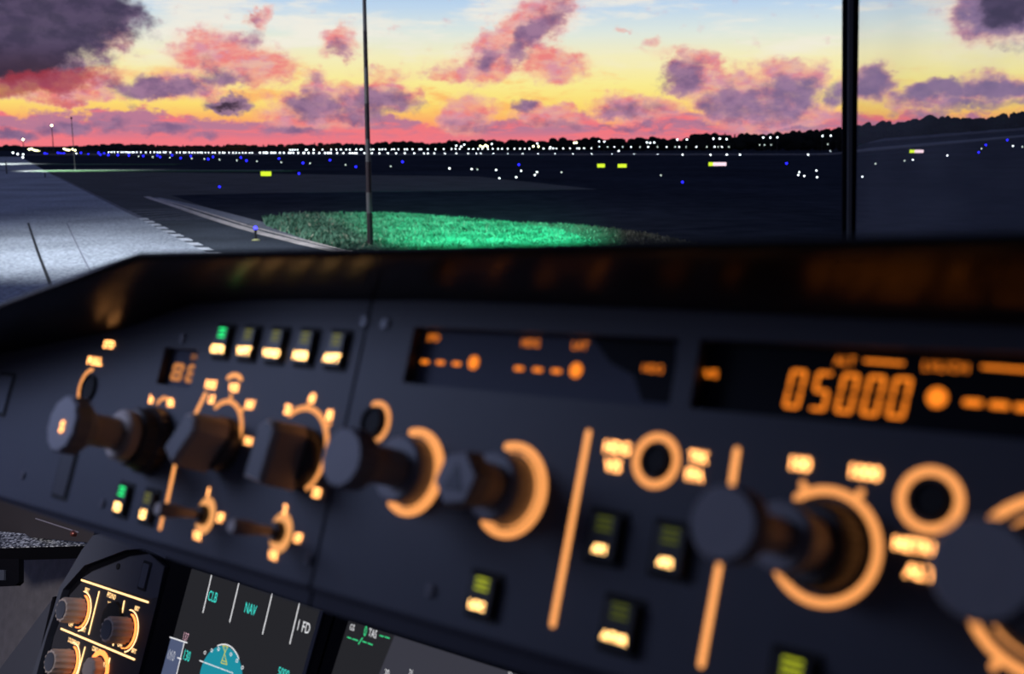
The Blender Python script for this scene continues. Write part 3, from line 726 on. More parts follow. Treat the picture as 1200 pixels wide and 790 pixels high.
# asphalt taxiway
edge = [(248, 300), (167, 258), (141, 246), (100, 227), (84, 219.5), (61, 205)]
e0 = gp(248, 300); e1 = gp(61, 205)
ex = lambda y: e0[0]+(e1[0]-e0[0])*(y-e0[1])/(e1[1]-e0[1])
asph = [gp(61, 205), gp(300, 205), gp(240, 228), gp(172, 231), gp(262, 254), gp(330, 272), gp(440, 296), gp(520, 330), (ex(12), 12), (ex(40), 40)]
tag(flat('taxiway_surface', [gp(30, 200), gp(560, 207), gp(700, 222), gp(330, 226), gp(200, 229), gp(262, 250), gp(330, 270), gp(440, 296), gp(520, 330), (ex(10)-.5, 10), (ex(40)-.5, 40)], .012, masph), kind='structure')
# concrete apron
ap = [(ex(6), 6), (ex(126), 126), gp(40, 193), gp(24, 184), (-170, 330), (-220, 330), (-220, 6)]
apo = tag(flat('apron_surface', ap, .03, mconc), kind='structure')
def seam(pts, w):
    m = MB()
    for a, b in zip(pts[:-1], pts[1:]):
        a, b = gp(*a), gp(*b); m.bar(a, b, w, .031, .034)
    return m
sm = seam([(33, 262), (45, 298), (62, 342)], .09); sm.v = [(x, y, z) for x, y, z in sm.v]; sm.build('concrete_joint', M['slot'], apo)
sm = seam([(78, 262), (96, 300), (120, 345)], .04); sm.build('concrete_joint', mdim, apo)
# apron edge dashes
m = MB(); y = e0[1]-6; k = 0
while y < 52:
    x = ex(y); x2 = ex(y+.95); m.prism([(x-.02, y), (x+.40, y), (x2+.40, y+.95), (x2-.02, y+.95)], .02, .036); y += 1.9
ed = m.build('apron_edge_marking', mpaint); tag(ed, kind='structure')
m = MB(); m.prism([(ex(52), 52), (ex(52)+.3, 52), (ex(126)+.3, 126), (ex(126), 126)], .02, .035); tag(m.build('apron_edge_line_marking', mdim), kind='structure')
# cream taxiway edge lines
def curve_line(pts, w, z=.04):
    P_ = [Vector(gp(*p)) for p in pts]; m = MB(); out = []
    for i, p in enumerate(P_):
        t = (P_[min(i+1, len(P_)-1)]-P_[max(i-1, 0)]).normalized(); nrm = Vector((-t.y, t.x)); out.append((p+nrm*w/2, p-nrm*w/2))
    for a, b in zip(out[:-1], out[1:]): m.prism([tuple(a[1]), tuple(b[1]), tuple(b[0]), tuple(a[0])], z-.02, z)
    return m
tag(curve_line([(172, 231), (178, 233.5), (208, 243), (240, 254), (275, 265), (310, 275), (350, 285), (385, 294), (430, 305)], .42).build('taxiway_edge_line', mpaintp), kind='structure')
tag(curve_line([(186, 233.5), (216, 242), (250, 252.5), (290, 265), (330, 275.5), (365, 284.5), (402, 294), (440, 303)], .14).build('taxiway_edge_line', mpaintp), kind='structure')
tag(curve_line([(180, 232), (230, 243), (262, 251.5), (300, 262), (340, 273), (390, 286), (440, 299)], .9, .02).build('taxiway_shoulder', mpale), kind='structure')
# hatched bars across the taxiway
hb = MB()
for i in range(8):
    a = gp(160+i*5, 247+i*1.7) if False else None
for i, (l, r) in enumerate((((150, 247.5), (213, 245.5)), ((157, 250.5), (221, 247)), ((161, 253.5), (226, 248.6)), ((165, 256.5), (231, 250.4)), ((170, 259.5), (236, 252.3)), ((188, 259.6), (240, 254)), ((206, 259.4), (245, 256)))):
    a, b = Vector(gp(*l)), Vector(gp(*r)); hb.prism([(a.x, a.y), (b.x, b.y), (b.x, b.y+.34), (a.x, a.y+.34)], .02, .04)
tag(hb.build('hatched_marking', mdim), kind='structure')
# far pavements running across
def ribbon(name, y0, x0, x1, w, mt, z=.05, step=12):
    n = max(2, int((x1-x0)/step)); vs = []; fs = []
    for i in range(n+1):
        x = x0+(x1-x0)*i/n
        for yy in (y0, y0+w): vs.append((x, yy, Hh(x, yy)+z))
        for yy in (y0, y0+w): vs.append((x, yy, Hh(x, yy)-.5))
    for i in range(n):
        a = 4*i; b = a+4; fs += [(a, b, b+1, a+1), (a+2, a+3, b+3, b+2), (a, a+2, b+2, b), (a+1, b+1, b+3, a+3)]
    me = bpy.data.meshes.new(name); me.from_pydata(vs, [], fs); me.materials.append(mt); o = bpy.data.objects.new(name, me); COL.objects.link(o)
    return tag(o, kind='structure')
mrun = gmat('runway_pavement', (.16, .155, .165), (.22, .215, .225), .5, spec=.1)
ribbon('runway_surface', 372, -170, 330, 30, mrun, .35)
ribbon('road_surface', 425, 142, 330, 14, mrun, .35)
ribbon('lit_apron_surface', 147, -120, -33, 7, mpale)
ribbon('lit_strip_surface', 197, -160, -75, 7, mpale)  # concrete strips: floodlit streaks put into the paler colour
mlitgrass = gmat('lit_grass_strip', (.08, .17, .09), (.14, .26, .13), 1.5, spec=0)
ribbon('lit_grass_surface', 145, -66, -30, 7, mlitgrass, .06); ribbon('lit_grass_surface', 196, -88, -62, 6, mlitgrass, .06)  # grass strips: lit streaks put into the lighter green

# grass patch beside the taxiway
def blades(name, n, region, mt, hgt=(.12, .34), dens=None):
    vs = []; fs = []; mi = []
    xs0 = min(p[0] for p in region); xs1 = max(p[0] for p in region); ys0 = min(p[1] for p in region); ys1 = max(p[1] for p in region)
    def inside(x, y):
        c = False; j = len(region)-1
        for i in range(len(region)):
            xi, yi = region[i]; xj, yj = region[j]
            if (yi > y) != (yj > y) and x < (xj-xi)*(y-yi)/(yj-yi)+xi: c = not c
            j = i
        return c
    k = 0
    while k < n:
        x, y = rng.uniform(xs0, xs1), rng.uniform(ys0, ys1)
        if not inside(x, y): continue
        if dens and rng.random() > dens(x, y): continue
        h = rng.uniform(*hgt); w = rng.uniform(.03, .065); t = rng.uniform(0, PI); lx, ly = rng.normal(0, .35, 2)*h
        dx, dy = w*math.cos(t), w*math.sin(t); o = len(vs)
        vs += [(x-dx, y-dy, 0), (x+dx, y+dy, 0), (x+lx*.4+dx*.6, y+ly*.4+dy*.6, h*.6), (x+lx, y+ly, h), (x+lx*.4-dx*.6, y+ly*.4-dy*.6, h*.6)]
        fs.append((o, o+1, o+2, o+3, o+4)); mi.append(0 if rng.random() > .06 else 1); k += 1
    me = bpy.data.meshes.new(name); me.from_pydata(vs, [], fs)
    for m_ in mt: me.materials.append(m_)
    me.polygons.foreach_set('material_index', mi); o = bpy.data.objects.new(name, me); COL.objects.link(o); return o
mg1 = gmat('grass_blade_green', (.02, .085, .045), (.27, .52, .33), 2.2, spec=.1, scale2=.4)
mg2 = gmat('grass_blade_straw', (.42, .40, .26), (.6, .55, .4), 2, spec=.1, scale2=.8)
mg3 = gmat('grass_blade_dry', (.12, .12, .08), (.25, .23, .16), 1, spec=.05, scale2=.7)
reg = [gp(308, 256), gp(350, 252.5), gp(470, 254), gp(580, 263), gp(650, 272), gp(700, 290), gp(690, 305), gp(440, 305), gp(405, 295), gp(360, 282), gp(310, 265)]
tag(blades('grass', 34000, reg, [mg1, mg2], (.10, .30), lambda x, y: (x+13)/7), 'bright green grass verge lit beside the taxiway at the foot of the tall pole', 'grass', kind='stuff')
reg2 = [gp(560, 262), gp(680, 266), gp(760, 276), gp(860, 300), gp(640, 305), gp(610, 285)]
tag(blades('dry_grass', 9000, reg2, [mg3, mg2], (.06, .22)), 'sparse dry brown grass to the right of the bright green verge', 'grass', kind='stuff')

# marker pole
pb = at(434, 292); pole = thing('marker_pole', 'tall thin banded pole standing in the lit green grass', 'pole', loc=pb)
mred = mat('pole_dark_red', (.02, .006, .009), .6, var=.1, vscale=3); mwht = mat('pole_darkened_white', (.10, .09, .09), .5, var=.15, vscale=3)  # white bands darkened in colour to keep the pole an unlit silhouette
zs = [0, 1.26, 1.98, 3.03, 3.8, 5.0, 6.2, 7.4, 8.6, 9.8, 11.2]
for i in range(len(zs)-1):
    m = MB(); r0 = .105-.0052*i; m.lathe(0, 0, [(r0, zs[i]), (r0-.003, zs[i+1])], 20); m.build('pole_band', mred if i % 2 == 0 else mwht, pole, True)
# near taxiway lamp
tb = at(300, 282); tl = thing('taxiway_lamp', 'small taxiway lamp with blue top and yellow foot on the near asphalt', 'lamp', loc=tb)
mblk = mat('lamp_stem_black', (.01, .01, .01), .5); myel = mat('lamp_foot_yellow', (.55, .52, .2), .6)
m = MB(); m.lathe(0, 0, [(.17, 0), (.16, .03), (.07, .06), (.05, .07)], 24); m.build('foot', myel, tl, True)
m = MB(); m.lathe(0, 0, [(.045, .06), (.04, .22), (.06, .23), (.06, .26), (.04, .28), (.05, .38), (.08, .40), (.08, .43)], 20); m.build('stem', mblk, tl, True)
Mbl = glow('blue_lamp', (.015, .015, 1.0), 4.5); Mwl = glow('white_lamp', (.85, .95, 1.0), 6); Mdl = glow('dim_white_lamp', (.75, .9, .8), 2.2)
Myl = glow('warm_lamp', (1, .95, .5), 9); Msg = glow('sign_yellow_green', (.62, .85, .03), 1.3); Msp = glow('sign_pink_white', (1, .72, .82), 1.2)
Mcore = glow('blue_white_lamp', (.05, .05, 1.0), 4)
m = MB(); m.lathe(0, 0, [(.07, .43), (.075, .47), (.055, .53), (.02, .56)], 20); m.build('lens', Mcore, tl, True)

# repeated lights
def bulb_mesh(name, mt, r=1.0):
    m = MB(); m.lathe(0, 0, [(.35, -.98), (.38, -.55), (.75, -.5), (1, 0), (.78, .55), (.3, .85)], 10)
    me = bpy.data.meshes.new(name); me.from_pydata(m.v, [], m.f); me.materials.append(mt); return me
bm_w, bm_d, bm_b, bm_y = bulb_mesh('bulb_white', Mwl), bulb_mesh('bulb_dim', Mdl), bulb_mesh('bulb_blue', Mbl), bulb_mesh('bulb_warm', Myl)
def light(name, me, px, py, label, group, k=1.0):
    p = at(px, py+1.0); d = p.y; r = .00078*d*k
    o = bpy.data.objects.new(name, me); COL.objects.link(o); o.location = (p.x, p.y, p.z+r); o.scale = (r, r, r)
    return tag(o, label, 'runway light' if me is not bm_b else 'taxiway light', group)
row1 = [120+x/6.667 for x in (48, 72, 95, 120, 148, 165, 185, 200, 215, 235, 245, 270, 300, 340, 375, 405, 430, 450, 480, 495, 530, 580, 607, 635, 650, 680, 700, 720, 745, 765, 780, 805, 830, 860, 880, 915, 940, 955, 990, 1020, 1045, 1070, 1095, 1120, 1150, 1170)]
row1 += [300+x/6 for x in (28, 55, 70, 78, 108, 125, 135, 168, 197, 232, 243, 263, 297, 335, 340, 370, 405, 445, 485, 505, 515, 527, 570, 615, 660, 678, 695, 708, 762, 814, 868, 928, 985, 1047, 1113, 1182)]
row1 += [500+x/6 for x in (8, 54, 128, 208, 292, 350, 380, 470, 570, 675, 783, 903, 1028, 1160)] + [700+x/6 for x in (103, 257, 423, 600, 795, 910, 1003)] + [880+402/6]
for x in row1:
    y = 178+(x-125)*3.4/700 if x < 800 else 181.2
    light('runway_light', bm_w, x, y, 'one of the white lights in the dense lower row along the runway', 'lower row of white runway lights', .88 if x > 300 else .68)
row2 = [300+x/6 for x in (240, 258, 275, 292, 350, 358, 405, 468, 528, 565, 597, 635, 660, 705, 735, 745, 805, 825, 868, 888, 910, 955, 972, 1002, 1045, 1062, 1100, 1150, 1162)]
row2 += [500+x/6 for x in (8, 62, 120, 175, 203, 232, 296, 327, 362, 392, 430, 465, 502, 530, 570, 616, 656, 690, 722, 823, 865, 889, 913, 960, 1008, 1055, 1073, 1107, 1158)]
row2 += [700+x/6 for x in (12, 72, 120, 178, 236, 300, 358, 423, 488, 548, 576, 625, 697, 770, 825, 848, 877, 925)]
stem_me = None
Mst = mat('lamp_post_dark', (.02, .02, .025), .6)
used_ = []
def lamp_post(px, py, d, me, label, group, k=1.0, name='lamp_post', top=True):
    while any(abs(px-q[0]) < 1.6 and abs(d-q[1]) < 2 for q in used_): d += 4
    used_.append((px, d))
    dr = c2w(ray(px, py)); p = EYE+dr*(d/dr.y); g = Hh(p.x, p.y); r = .00072*d*k
    t = thing(name, label, 'lamp post', loc=(p.x, p.y, g), group=group)
    o = bpy.data.objects.new('lamp', me); COL.objects.link(o); o.parent = t; o.location = (0, 0, p.z-g); o.scale = (r, r, r)
    hh = max(.3, p.z-g); m = MB(); m.lathe(0, 0, [(.0002*d, 0), (.00012*d, hh)], 6); m.build('post', Mst, t)
for i, x in enumerate(row2):
    y = 175.6-(x-340)*1.0/200 if x < 700 else 172.2
    light_y = min(y, 173.6) if False else y
    dim = x > 705 and i % 2
    lamp_post(x, y, 640, bm_d if dim else bm_w, 'one of the lamps in the upper row beyond the runway, under the trees', 'upper row of lamps under the trees', .78)
hi = [(534.7, 170.8), (540.3, 172), (544, 169.5), (576.5, 168.7), (629.7, 168.3), (702, 165.8), (708, 166), (758, 167), (762, 167.3), (766.8, 167), (793.7, 163.8), (805, 163.5), (836, 162.5), (843.5, 162.5), (851.5, 163), (894.5, 161.3), (902.8, 161.2), (911, 161), (963.8, 159.3), (973.5, 159), (980.5, 158.3), (645, 172.5), (725, 180 - 3), (829.7, 178.5), (973, 177.5)]
for (x, y) in hi: lamp_post(x, y, 600, bm_w, 'small white lamp high in front of the dark trees', 'scattered white lamps before the trees', .95)
for (x, y) in ((563, 171), (566, 172.3), (569, 170.5), (571, 171.5), (625, 171.5), (631, 171.7), (673, 167.5), (675.5, 167.3)): lamp_post(x, y, 620, bm_y, 'warm yellow-white lamp glowing among the dark trees', 'warm lamps among the trees', 1.1)
for (x, y) in ((890.3, 169.7), (896, 170), (903.7, 169.7), (970, 169)): lamp_post(x, y, 600, bm_d, 'faint lamp low in front of the dark trees', 'faint lamps before the trees', .7)
for (x, y) in ((1194.5, 140.3), (1199, 140)): lamp_post(x, y, 455, bm_w, 'white lamp on the wooded rise at the right edge', 'lamps on the wooded rise', 1)
for (x, y) in ((34, 175), (37, 174.5), (40, 176), (43, 176.5), (46, 177.5), (41, 178)): lamp_post(x, y, 640, bm_y, 'bright warm floodlamp in the left cluster before the trees', 'left floodlamp cluster', 1.15)
for (x, y) in ((75, 174.5), (78, 175.5), (81, 176), (85, 175), (88, 176.2)): lamp_post(x, y, 640, bm_y, 'bright warm floodlamp in the second cluster by the tall mast', 'floodlamp cluster by the mast', 1.05)
# tall masts
for (x, yt, yb, lab) in ((27, 163.5, 176, 'shortest of the three thin lit masts at the far left'), (60.5, 147, 176, 'thin mast with a bright head between its two neighbours at the far left'), (83.5, 137, 199, 'tallest thin dark mast right of the lit mast')):
    d = 600 if yb < 190 else 155
    dr = c2w(ray(x, yt)); p = EYE+dr*(d/dr.y); t = thing('floodlight_mast', lab, 'mast', loc=(p.x, p.y, 0), group='thin masts at the far left')
    m = MB(); m.lathe(0, 0, [(.0005*d, 0), (.0003*d, p.z)], 8); m.build('mast_pole', Mst, t)
    if yt > 140:
        o = bpy.data.objects.new('lamp', bm_y); COL.objects.link(o); o.parent = t; o.location = (0, 0, p.z); r = .0010*d; o.scale = (r, r, r)
    else:
        m = MB(); m.lathe(0, 0, [(.0009*d, p.z-.002*d), (.0009*d, p.z)], 8); m.build('mast_head', Mst, t)
# ground lights
wl = [(526.7, 197.2), (552.7, 198), (581.3, 198.8), (610.8, 200), (629.3, 201.5), (626.8, 205), (605, 207.5), (585.3, 208.7), (936.7, 201.7), (935.5, 205), (942.5, 206.2), (956.7, 199.7), (957.5, 207.5), (1010.5, 207), (1069.7, 187), (1110, 182.1), (1187, 171), (725, 197)]
for (x, y) in wl[:-1]: light('field_light', bm_w, x, y, 'small white light set in the dark field in front of the runway', 'white lights scattered on the dark field', .85)
dl = [(559.3, 198.3), (658, 201.7), (774.5, 205.2), (162.5, 183), (179, 183.8), (199.2, 184.5), (224.7, 185.5), (239.5, 186), (257.3, 186.8), (277.5, 187.8), (301, 188.7), (329.5, 189.9), (363.3, 191.3), (405, 193), (457.8, 194.7), (1059.8, 188), (1026, 175.8), (1150.3, 173.8), (1198, 171.8), (1026, 191.7)]
for (x, y) in dl: light('field_light', bm_d, x, y, 'faint light on the dark field among the blue ones', 'faint lights on the dark field', .75)
bl = [(122, 180), (127, 181.8), (138, 182), (151, 182.3), (168, 183), (184.5, 182.3), (187.8, 184.2), (201.7, 182), (211.8, 185.4), (223.5, 183), (244, 186.8), (249.7, 184), (282.3, 184.8), (288.8, 188.7), (257.3, 219.3), (327, 186), (355, 191.3), (350.3, 203.7), (386.7, 188), (417, 195.8), (471.7, 190), (608, 193.3), (799.7, 213.7), (921.7, 191.8), (1180.3, 164.2), (1155.2, 170), (1146.8, 178.8),
      (52.5, 179.8), (55, 180.8), (68, 179.2), (71.5, 180.2), (75, 180), (95, 179.3), (103.8, 181), (115.5, 179.2), (117.5, 181.2)]
for (x, y) in bl: light('taxiway_light', bm_b, x, y, 'small blue taxiway light on the dark field', 'blue taxiway lights', 1.35 if y > 186 else 1.15)
for (x, y) in ((15.3, 179), (20.8, 180.5), (27.3, 181), (89.6, 180.2), (26.8, 184.5)): light('apron_light', bm_w, x, y, 'white light at the far end of the concrete apron', 'white lights at the far end of the apron', 1)
# signs
def sign(px0, px1, pt, pb_, label, mats, split):
    p = at((px0+px1)/2, pb_+1.2); d = p.y; k = d/F; w = (px1-px0)*k; h = (pb_-pt)*k; zb = .8*k
    s = thing('taxiway_sign', label, 'sign', loc=p); x = -w/2
    for fr, mt in zip(split, mats):
        m = MB(); ww = w*fr; m.box(x, x+ww*.96, -.10, .10, zb, zb+h); m.build('lit_panel', mt, s); x += ww
    m = MB(); m.box(-w/2-.1, w/2+.1, -.14, .14, zb-.25*k, zb); m.box(-w*.35, -w*.3, -.05, .05, 0, zb); m.box(w*.3, w*.35, -.05, .05, 0, zb); m.build('sign_base', Mst, s)
sign(306, 318, 200.7, 205.8, 'two-part glowing yellow-green sign at the left of the dark field', [Msg, Msg], (.36, .64))
sign(700, 709, 191.8, 195.8, 'glowing yellow-green sign, left one of the near-identical pair', [Msg], (1,))
sign(724, 734.5, 192, 196, 'glowing yellow-green sign, right one of the near-identical pair', [Msg], (1,))
sign(830.5, 851, 190, 194, 'long sign with yellow left end and pinkish white right part', [Msg, Msp, Msp, Msp], (.25, .25, .25, .25))
sign(1066, 1082, 175.3, 178.8, 'yellow and white sign seen through the right window', [Msg, Msp, Msp], (.36, .32, .32))
for (x, yb, yt, lb) in ((8, 204, 189, 'dark stake standing on the far concrete apron near the left edge'), (53, 208, 202.5, 'short dark stake at the corner of the far apron')):
    p = at(x, yb); k = p.y/F; m = MB(); m.lathe(0, 0, [(k*.8, 0), (k*.6, (yb-yt)*k)], 8); o = m.build('marker_stake', Mst); o.location = p; tag(o, lb, 'stake')

# trees
mtree = mat('tree_leaf_dark', (.018, .020, .016), .9, spec=0, var=.4, vscale=.5); mtrunk = mat('tree_bark', (.02, .016, .013), .9)
def crown_mesh(seed, wide):
    r = random.Random(seed); bm = bmesh.new()
    for k in range(7):
        bmesh.ops.create_icosphere(bm, subdivisions=2, radius=r.uniform(.20, .34), matrix=Matrix.Translation((r.uniform(-.32, .32)*wide, r.uniform(-.2, .2), r.uniform(.22, .72)*(1 if k else 1.05))))
    for v in bm.verts: v.co += Vector((r.uniform(-1, 1), r.uniform(-1, 1), r.uniform(-1, 1)))*.035
    zt_ = max(v.co.z for v in bm.verts); zb_ = min(v.co.z for v in bm.verts)
    for v in bm.verts: v.co.z = .06+(v.co.z-zb_)/(zt_-zb_)*.94
    me = bpy.data.meshes.new('crown'); bm.to_mesh(me); bm.free(); me.materials.append(mtree); return me
def conifer_mesh(seed):
    r = random.Random(seed); m = MB(); pr = []
    for k in range(6): z = .15+k*.14; pr += [(.30*(1-k/6.5)+.02, z), (.14*(1-k/6.5)+.01, z+.13)]
    m.lathe(0, 0, pr+[(.005, 1.0)], 10); me = bpy.data.meshes.new('crown'); me.from_pydata(m.v, [], m.f); me.materials.append(mtree); return me
crowns = [crown_mesh(i, 1+.12*i) for i in range(7)]; conif = [conifer_mesh(1)]
m = MB(); m.lathe(0, 0, [(.035, 0), (.025, .35)], 8); trunk_me = bpy.data.meshes.new('trunk'); trunk_me.from_pydata(m.v, [], m.f); trunk_me.materials.append(mtrunk)
prof = [(-60, 172), (0, 171), (8, 170), (16, 169), (25, 172), (35, 172), (60, 173), (85, 171), (100, 170), (125, 168.5), (145, 168), (165, 168.5), (200, 170.5), (230, 170), (250, 169.5), (270, 169), (300, 169), (330, 169), (350, 168.5), (370, 167.5), (400, 167.5), (430, 168), (455, 166), (475, 164.5), (500, 167), (520, 167), (530, 163.5), (545, 164.5), (565, 162.5), (580, 164), (590, 165.5), (600, 162.5), (615, 164), (625, 165.5), (640, 164.5), (655, 161), (663, 164.5), (680, 161), (695, 160), (708, 161), (725, 162), (740, 162.5), (757, 159.5), (770, 161), (785, 162), (800, 163), (810, 157), (828, 155.5), (845, 155), (858, 158), (870, 154.5), (885, 157), (905, 154), (925, 153), (940, 152), (960, 151.5), (985, 150)]
def pf(x, P_):
    if x < P_[0][0]: return P_[0][1]
    for a, b in zip(P_[:-1], P_[1:]):
        if a[0] <= x <= b[0]: return a[1]+(b[1]-a[1])*(x-a[0])/(b[0]-a[0])
    return P_[-1][1]
def tree(px, ytop, d, wpx, kind, label, group):
    dr = c2w(ray(px, ytop)); p = EYE+dr*(d/dr.y); g = Hh(p.x, p.y); h = p.z-g+.8; k = d/F
    t = thing('tree', label, 'tree', loc=(p.x, p.y, g-.8), group=group)
    w = wpx*k*1.25
    if kind: me_ = conif[0]; w = wpx*k*.8
    else: me_ = random.choice(crowns)
    o = bpy.data.objects.new('crown', me_); COL.objects.link(o); o.parent = t; o.scale = (w, w, h); o.rotation_euler = (0, 0, random.choice((0, PI)))
    o = bpy.data.objects.new('trunk', trunk_me); COL.objects.link(o); o.parent = t; o.scale = (w, w, h)
x = -50; ti = 0
while x < 995:
    ti += 1
    wpx = random.uniform(9, 14)*(1 if x < 500 else 1.35)
    tree(x, pf(x, prof)+random.uniform(-.6, .8), (780, 850, 805, 875)[ti % 4], wpx, random.random() < (.3 if x < 330 else .06), 'dark tree in the long low treeline on the horizon', 'trees of the long low treeline')
    tree(x+wpx*.35, pf(x, prof)+2.6, (670, 720, 695, 745)[ti % 4], wpx*1.2, 0, 'dark tree in the long low treeline on the horizon', 'trees of the long low treeline')
    x += wpx*.62
rp_ = [(1000, 146), (1008, 145), (1016, 145.5), (1024, 143), (1029, 140.5), (1033, 144), (1042, 141), (1052, 143), (1062, 143.5), (1072, 140), (1084, 136.5), (1092, 133.5), (1100, 134), (1110, 136), (1119, 141), (1128, 138), (1140, 138.5), (1150, 138), (1162, 138), (1172, 136), (1184, 132), (1195, 131), (1206, 129), (1240, 126), (1300, 124)]
x = 990; ti = 0
while x < 1300:
    ti += 1
    wpx = random.uniform(13, 20)
    tree(x, pf(x, rp_)+random.uniform(-.8, .6), (485, 521, 497, 533)[ti % 4], wpx, x > 1026 and x < 1031, 'dark tree of the taller wood on the rise behind the right window', 'trees of the wood on the rise')
    tree(x+5, pf(x, rp_)+6, (437, 461, 449, 473)[ti % 4], wpx*1.25, 0, 'dark tree of the taller wood on the rise behind the right window', 'trees of the wood on the rise')
    x += wpx*.5

# ================================================================== sky
w = bpy.data.worlds.new('dusk_sky'); sc.world = w; w.use_nodes = True; nt = w.node_tree; nt.nodes.clear(); L_ = nt.links
def nd_(t, **kw):
    n = nt.nodes.new(t)
    for k_, v_ in kw.items():
        setattr(n, k_, v_)
    return n
def math_(op, a, b=None, c=None, clamp=False):
    n = nd_('ShaderNodeMath', operation=op, use_clamp=clamp)
    for i, q in enumerate((a, b, c)):
        if q is None: continue
        if isinstance(q, (int, float)): n.inputs[i].default_value = q
        else: L_.new(q, n.inputs[i])
    return n.outputs[0]
def maprange(v, a, b, c=0, d=1, smooth=True):
    n = nd_('ShaderNodeMapRange'); n.interpolation_type = 'SMOOTHSTEP' if smooth else 'LINEAR'
    L_.new(v, n.inputs[0]); n.inputs[1].default_value = a; n.inputs[2].default_value = b; n.inputs[3].default_value = c; n.inputs[4].default_value = d
    return n.outputs[0]
def mixc(f, a, b):
    n = nd_('ShaderNodeMix'); n.data_type = 'RGBA'
    if isinstance(f, (int, float)): n.inputs['Factor'].default_value = f
    else: L_.new(f, n.inputs['Factor'])
    for k_, q in (('A', a), ('B', b)):
        if isinstance(q, tuple): n.inputs[k_].default_value = (*q, 1)
        else: L_.new(q, n.inputs[k_])
    return n.outputs['Result']
tc = nd_('ShaderNodeTexCoord'); sx = nd_('ShaderNodeSeparateXYZ'); L_.new(tc.outputs['Generated'], sx.inputs[0])
az = math_('MULTIPLY', math_('ARCTAN2', sx.outputs[0], sx.outputs[1]), 57.2958)
el = math_('MULTIPLY', math_('ARCSINE', sx.outputs[2]), 57.2958)
cb_ = nd_('ShaderNodeCombineXYZ'); L_.new(az, cb_.inputs[0]); L_.new(el, cb_.inputs[1])
def noise(scale, detail=5, rough=.6, stretch=(1, 1, 1), off=0):
    mp = nd_('ShaderNodeMapping'); mp.inputs['Scale'].default_value = stretch; mp.inputs['Location'].default_value = (off, off*.7, off*.3); L_.new(cb_.outputs[0], mp.inputs[0])
    n = nd_('ShaderNodeTexNoise'); n.inputs['Scale'].default_value = scale; n.inputs['Detail'].default_value = detail; n.inputs['Roughness'].default_value = rough
    L_.new(mp.outputs[0], n.inputs['Vector']); return n
nw = noise(.42, 5, .62, (1, 1.3, 1), 11)
sub_ = nd_('ShaderNodeVectorMath', operation='SUBTRACT'); L_.new(nw.outputs['Color'], sub_.inputs[0]); sub_.inputs[1].default_value = (.5, .5, .5)
scl = nd_('ShaderNodeVectorMath', operation='MULTIPLY'); L_.new(sub_.outputs[0], scl.inputs[0]); scl.inputs[1].default_value = (3.4, 2.2, 0)
addv = nd_('ShaderNodeVectorMath', operation='ADD'); L_.new(cb_.outputs[0], addv.inputs[0]); L_.new(scl.outputs[0], addv.inputs[1])
P0 = addv.outputs[0]
def azel(px, py):
    d = c2w(ray(px, py)).normalized(); return math.degrees(math.atan2(d.x, d.y)), math.degrees(math.asin(d.z))
LAST = [None]
def blobs(lst):
    acc = None
    for (px, py, rx, ry, ang_, st) in lst:
        PP = P0
        if LAST[0] is not None:   # chained so the blobs are worked out one after another
            cn = nd_('ShaderNodeVectorMath', operation='MULTIPLY_ADD'); L_.new(LAST[0], cn.inputs[0]); cn.inputs[1].default_value = (1e-6,)*3; L_.new(P0, cn.inputs[2]); PP = cn.outputs[0]
        a, e = azel(px, py); mp = nd_('ShaderNodeMapping'); mp.vector_type = 'TEXTURE'
        mp.inputs['Location'].default_value = (a, e, 0); mp.inputs['Rotation'].default_value = (0, 0, math.radians(ang_)); mp.inputs['Scale'].default_value = (rx*.0466*1.25, ry*.0466*1.25, 1)
        L_.new(PP, mp.inputs[0]); ln = nd_('ShaderNodeVectorMath', operation='LENGTH'); L_.new(mp.outputs[0], ln.inputs[0])
        v = maprange(ln.outputs['Value'], 1.05, .15, 0, st)
        acc = v if acc is None else math_('MAXIMUM', acc, v)
        LAST[0] = acc
    return acc
pink = [(250, 62, 62, 30, 0, .9), (215, 100, 70, 20, 0, .75), (300, 80, 45, 30, 0, .8), (95, 100, 60, 16, 12, .8), (130, 45, 28, 22, 0, .55), (80, 112, 70, 10, 0, .7), (305, 20, 14, 24, 0, .6), (398, 50, 26, 20, 0, .7), (365, 95, 22, 14, 0, .5),
        (605, 45, 85, 34, 36, 1), (560, 82, 60, 18, 0, .75), (455, 86, 45, 12, 0, .45), (515, 85, 25, 10, 0, .5), (640, 75, 50, 22, 0, .7),
        (395, 118, 60, 26, 0, 1), (450, 112, 48, 24, 0, 1), (360, 130, 60, 20, 0, .9), (550, 136, 36, 26, 0, .95), (640, 136, 42, 18, 0, .8), (665, 122, 12, 10, 0, .5),
        (815, 92, 40, 30, 0, 1), (745, 128, 60, 18, 0, .9), (860, 108, 70, 30, 0, 1), (925, 92, 50, 28, 0, 1), (1020, 98, 36, 24, 0, .9), (1095, 112, 60, 18, 0, .8), (1165, 105, 60, 20, 0, .8), (900, 130, 90, 24, 0, 1),
        (790, 60, 40, 10, 0, .35), (730, 32, 12, 6, 0, .35), (765, 48, 14, 10, 0, .4), (1170, 12, 62, 36, 0, .9), (380, 60, 18, 12, 0, .4)]
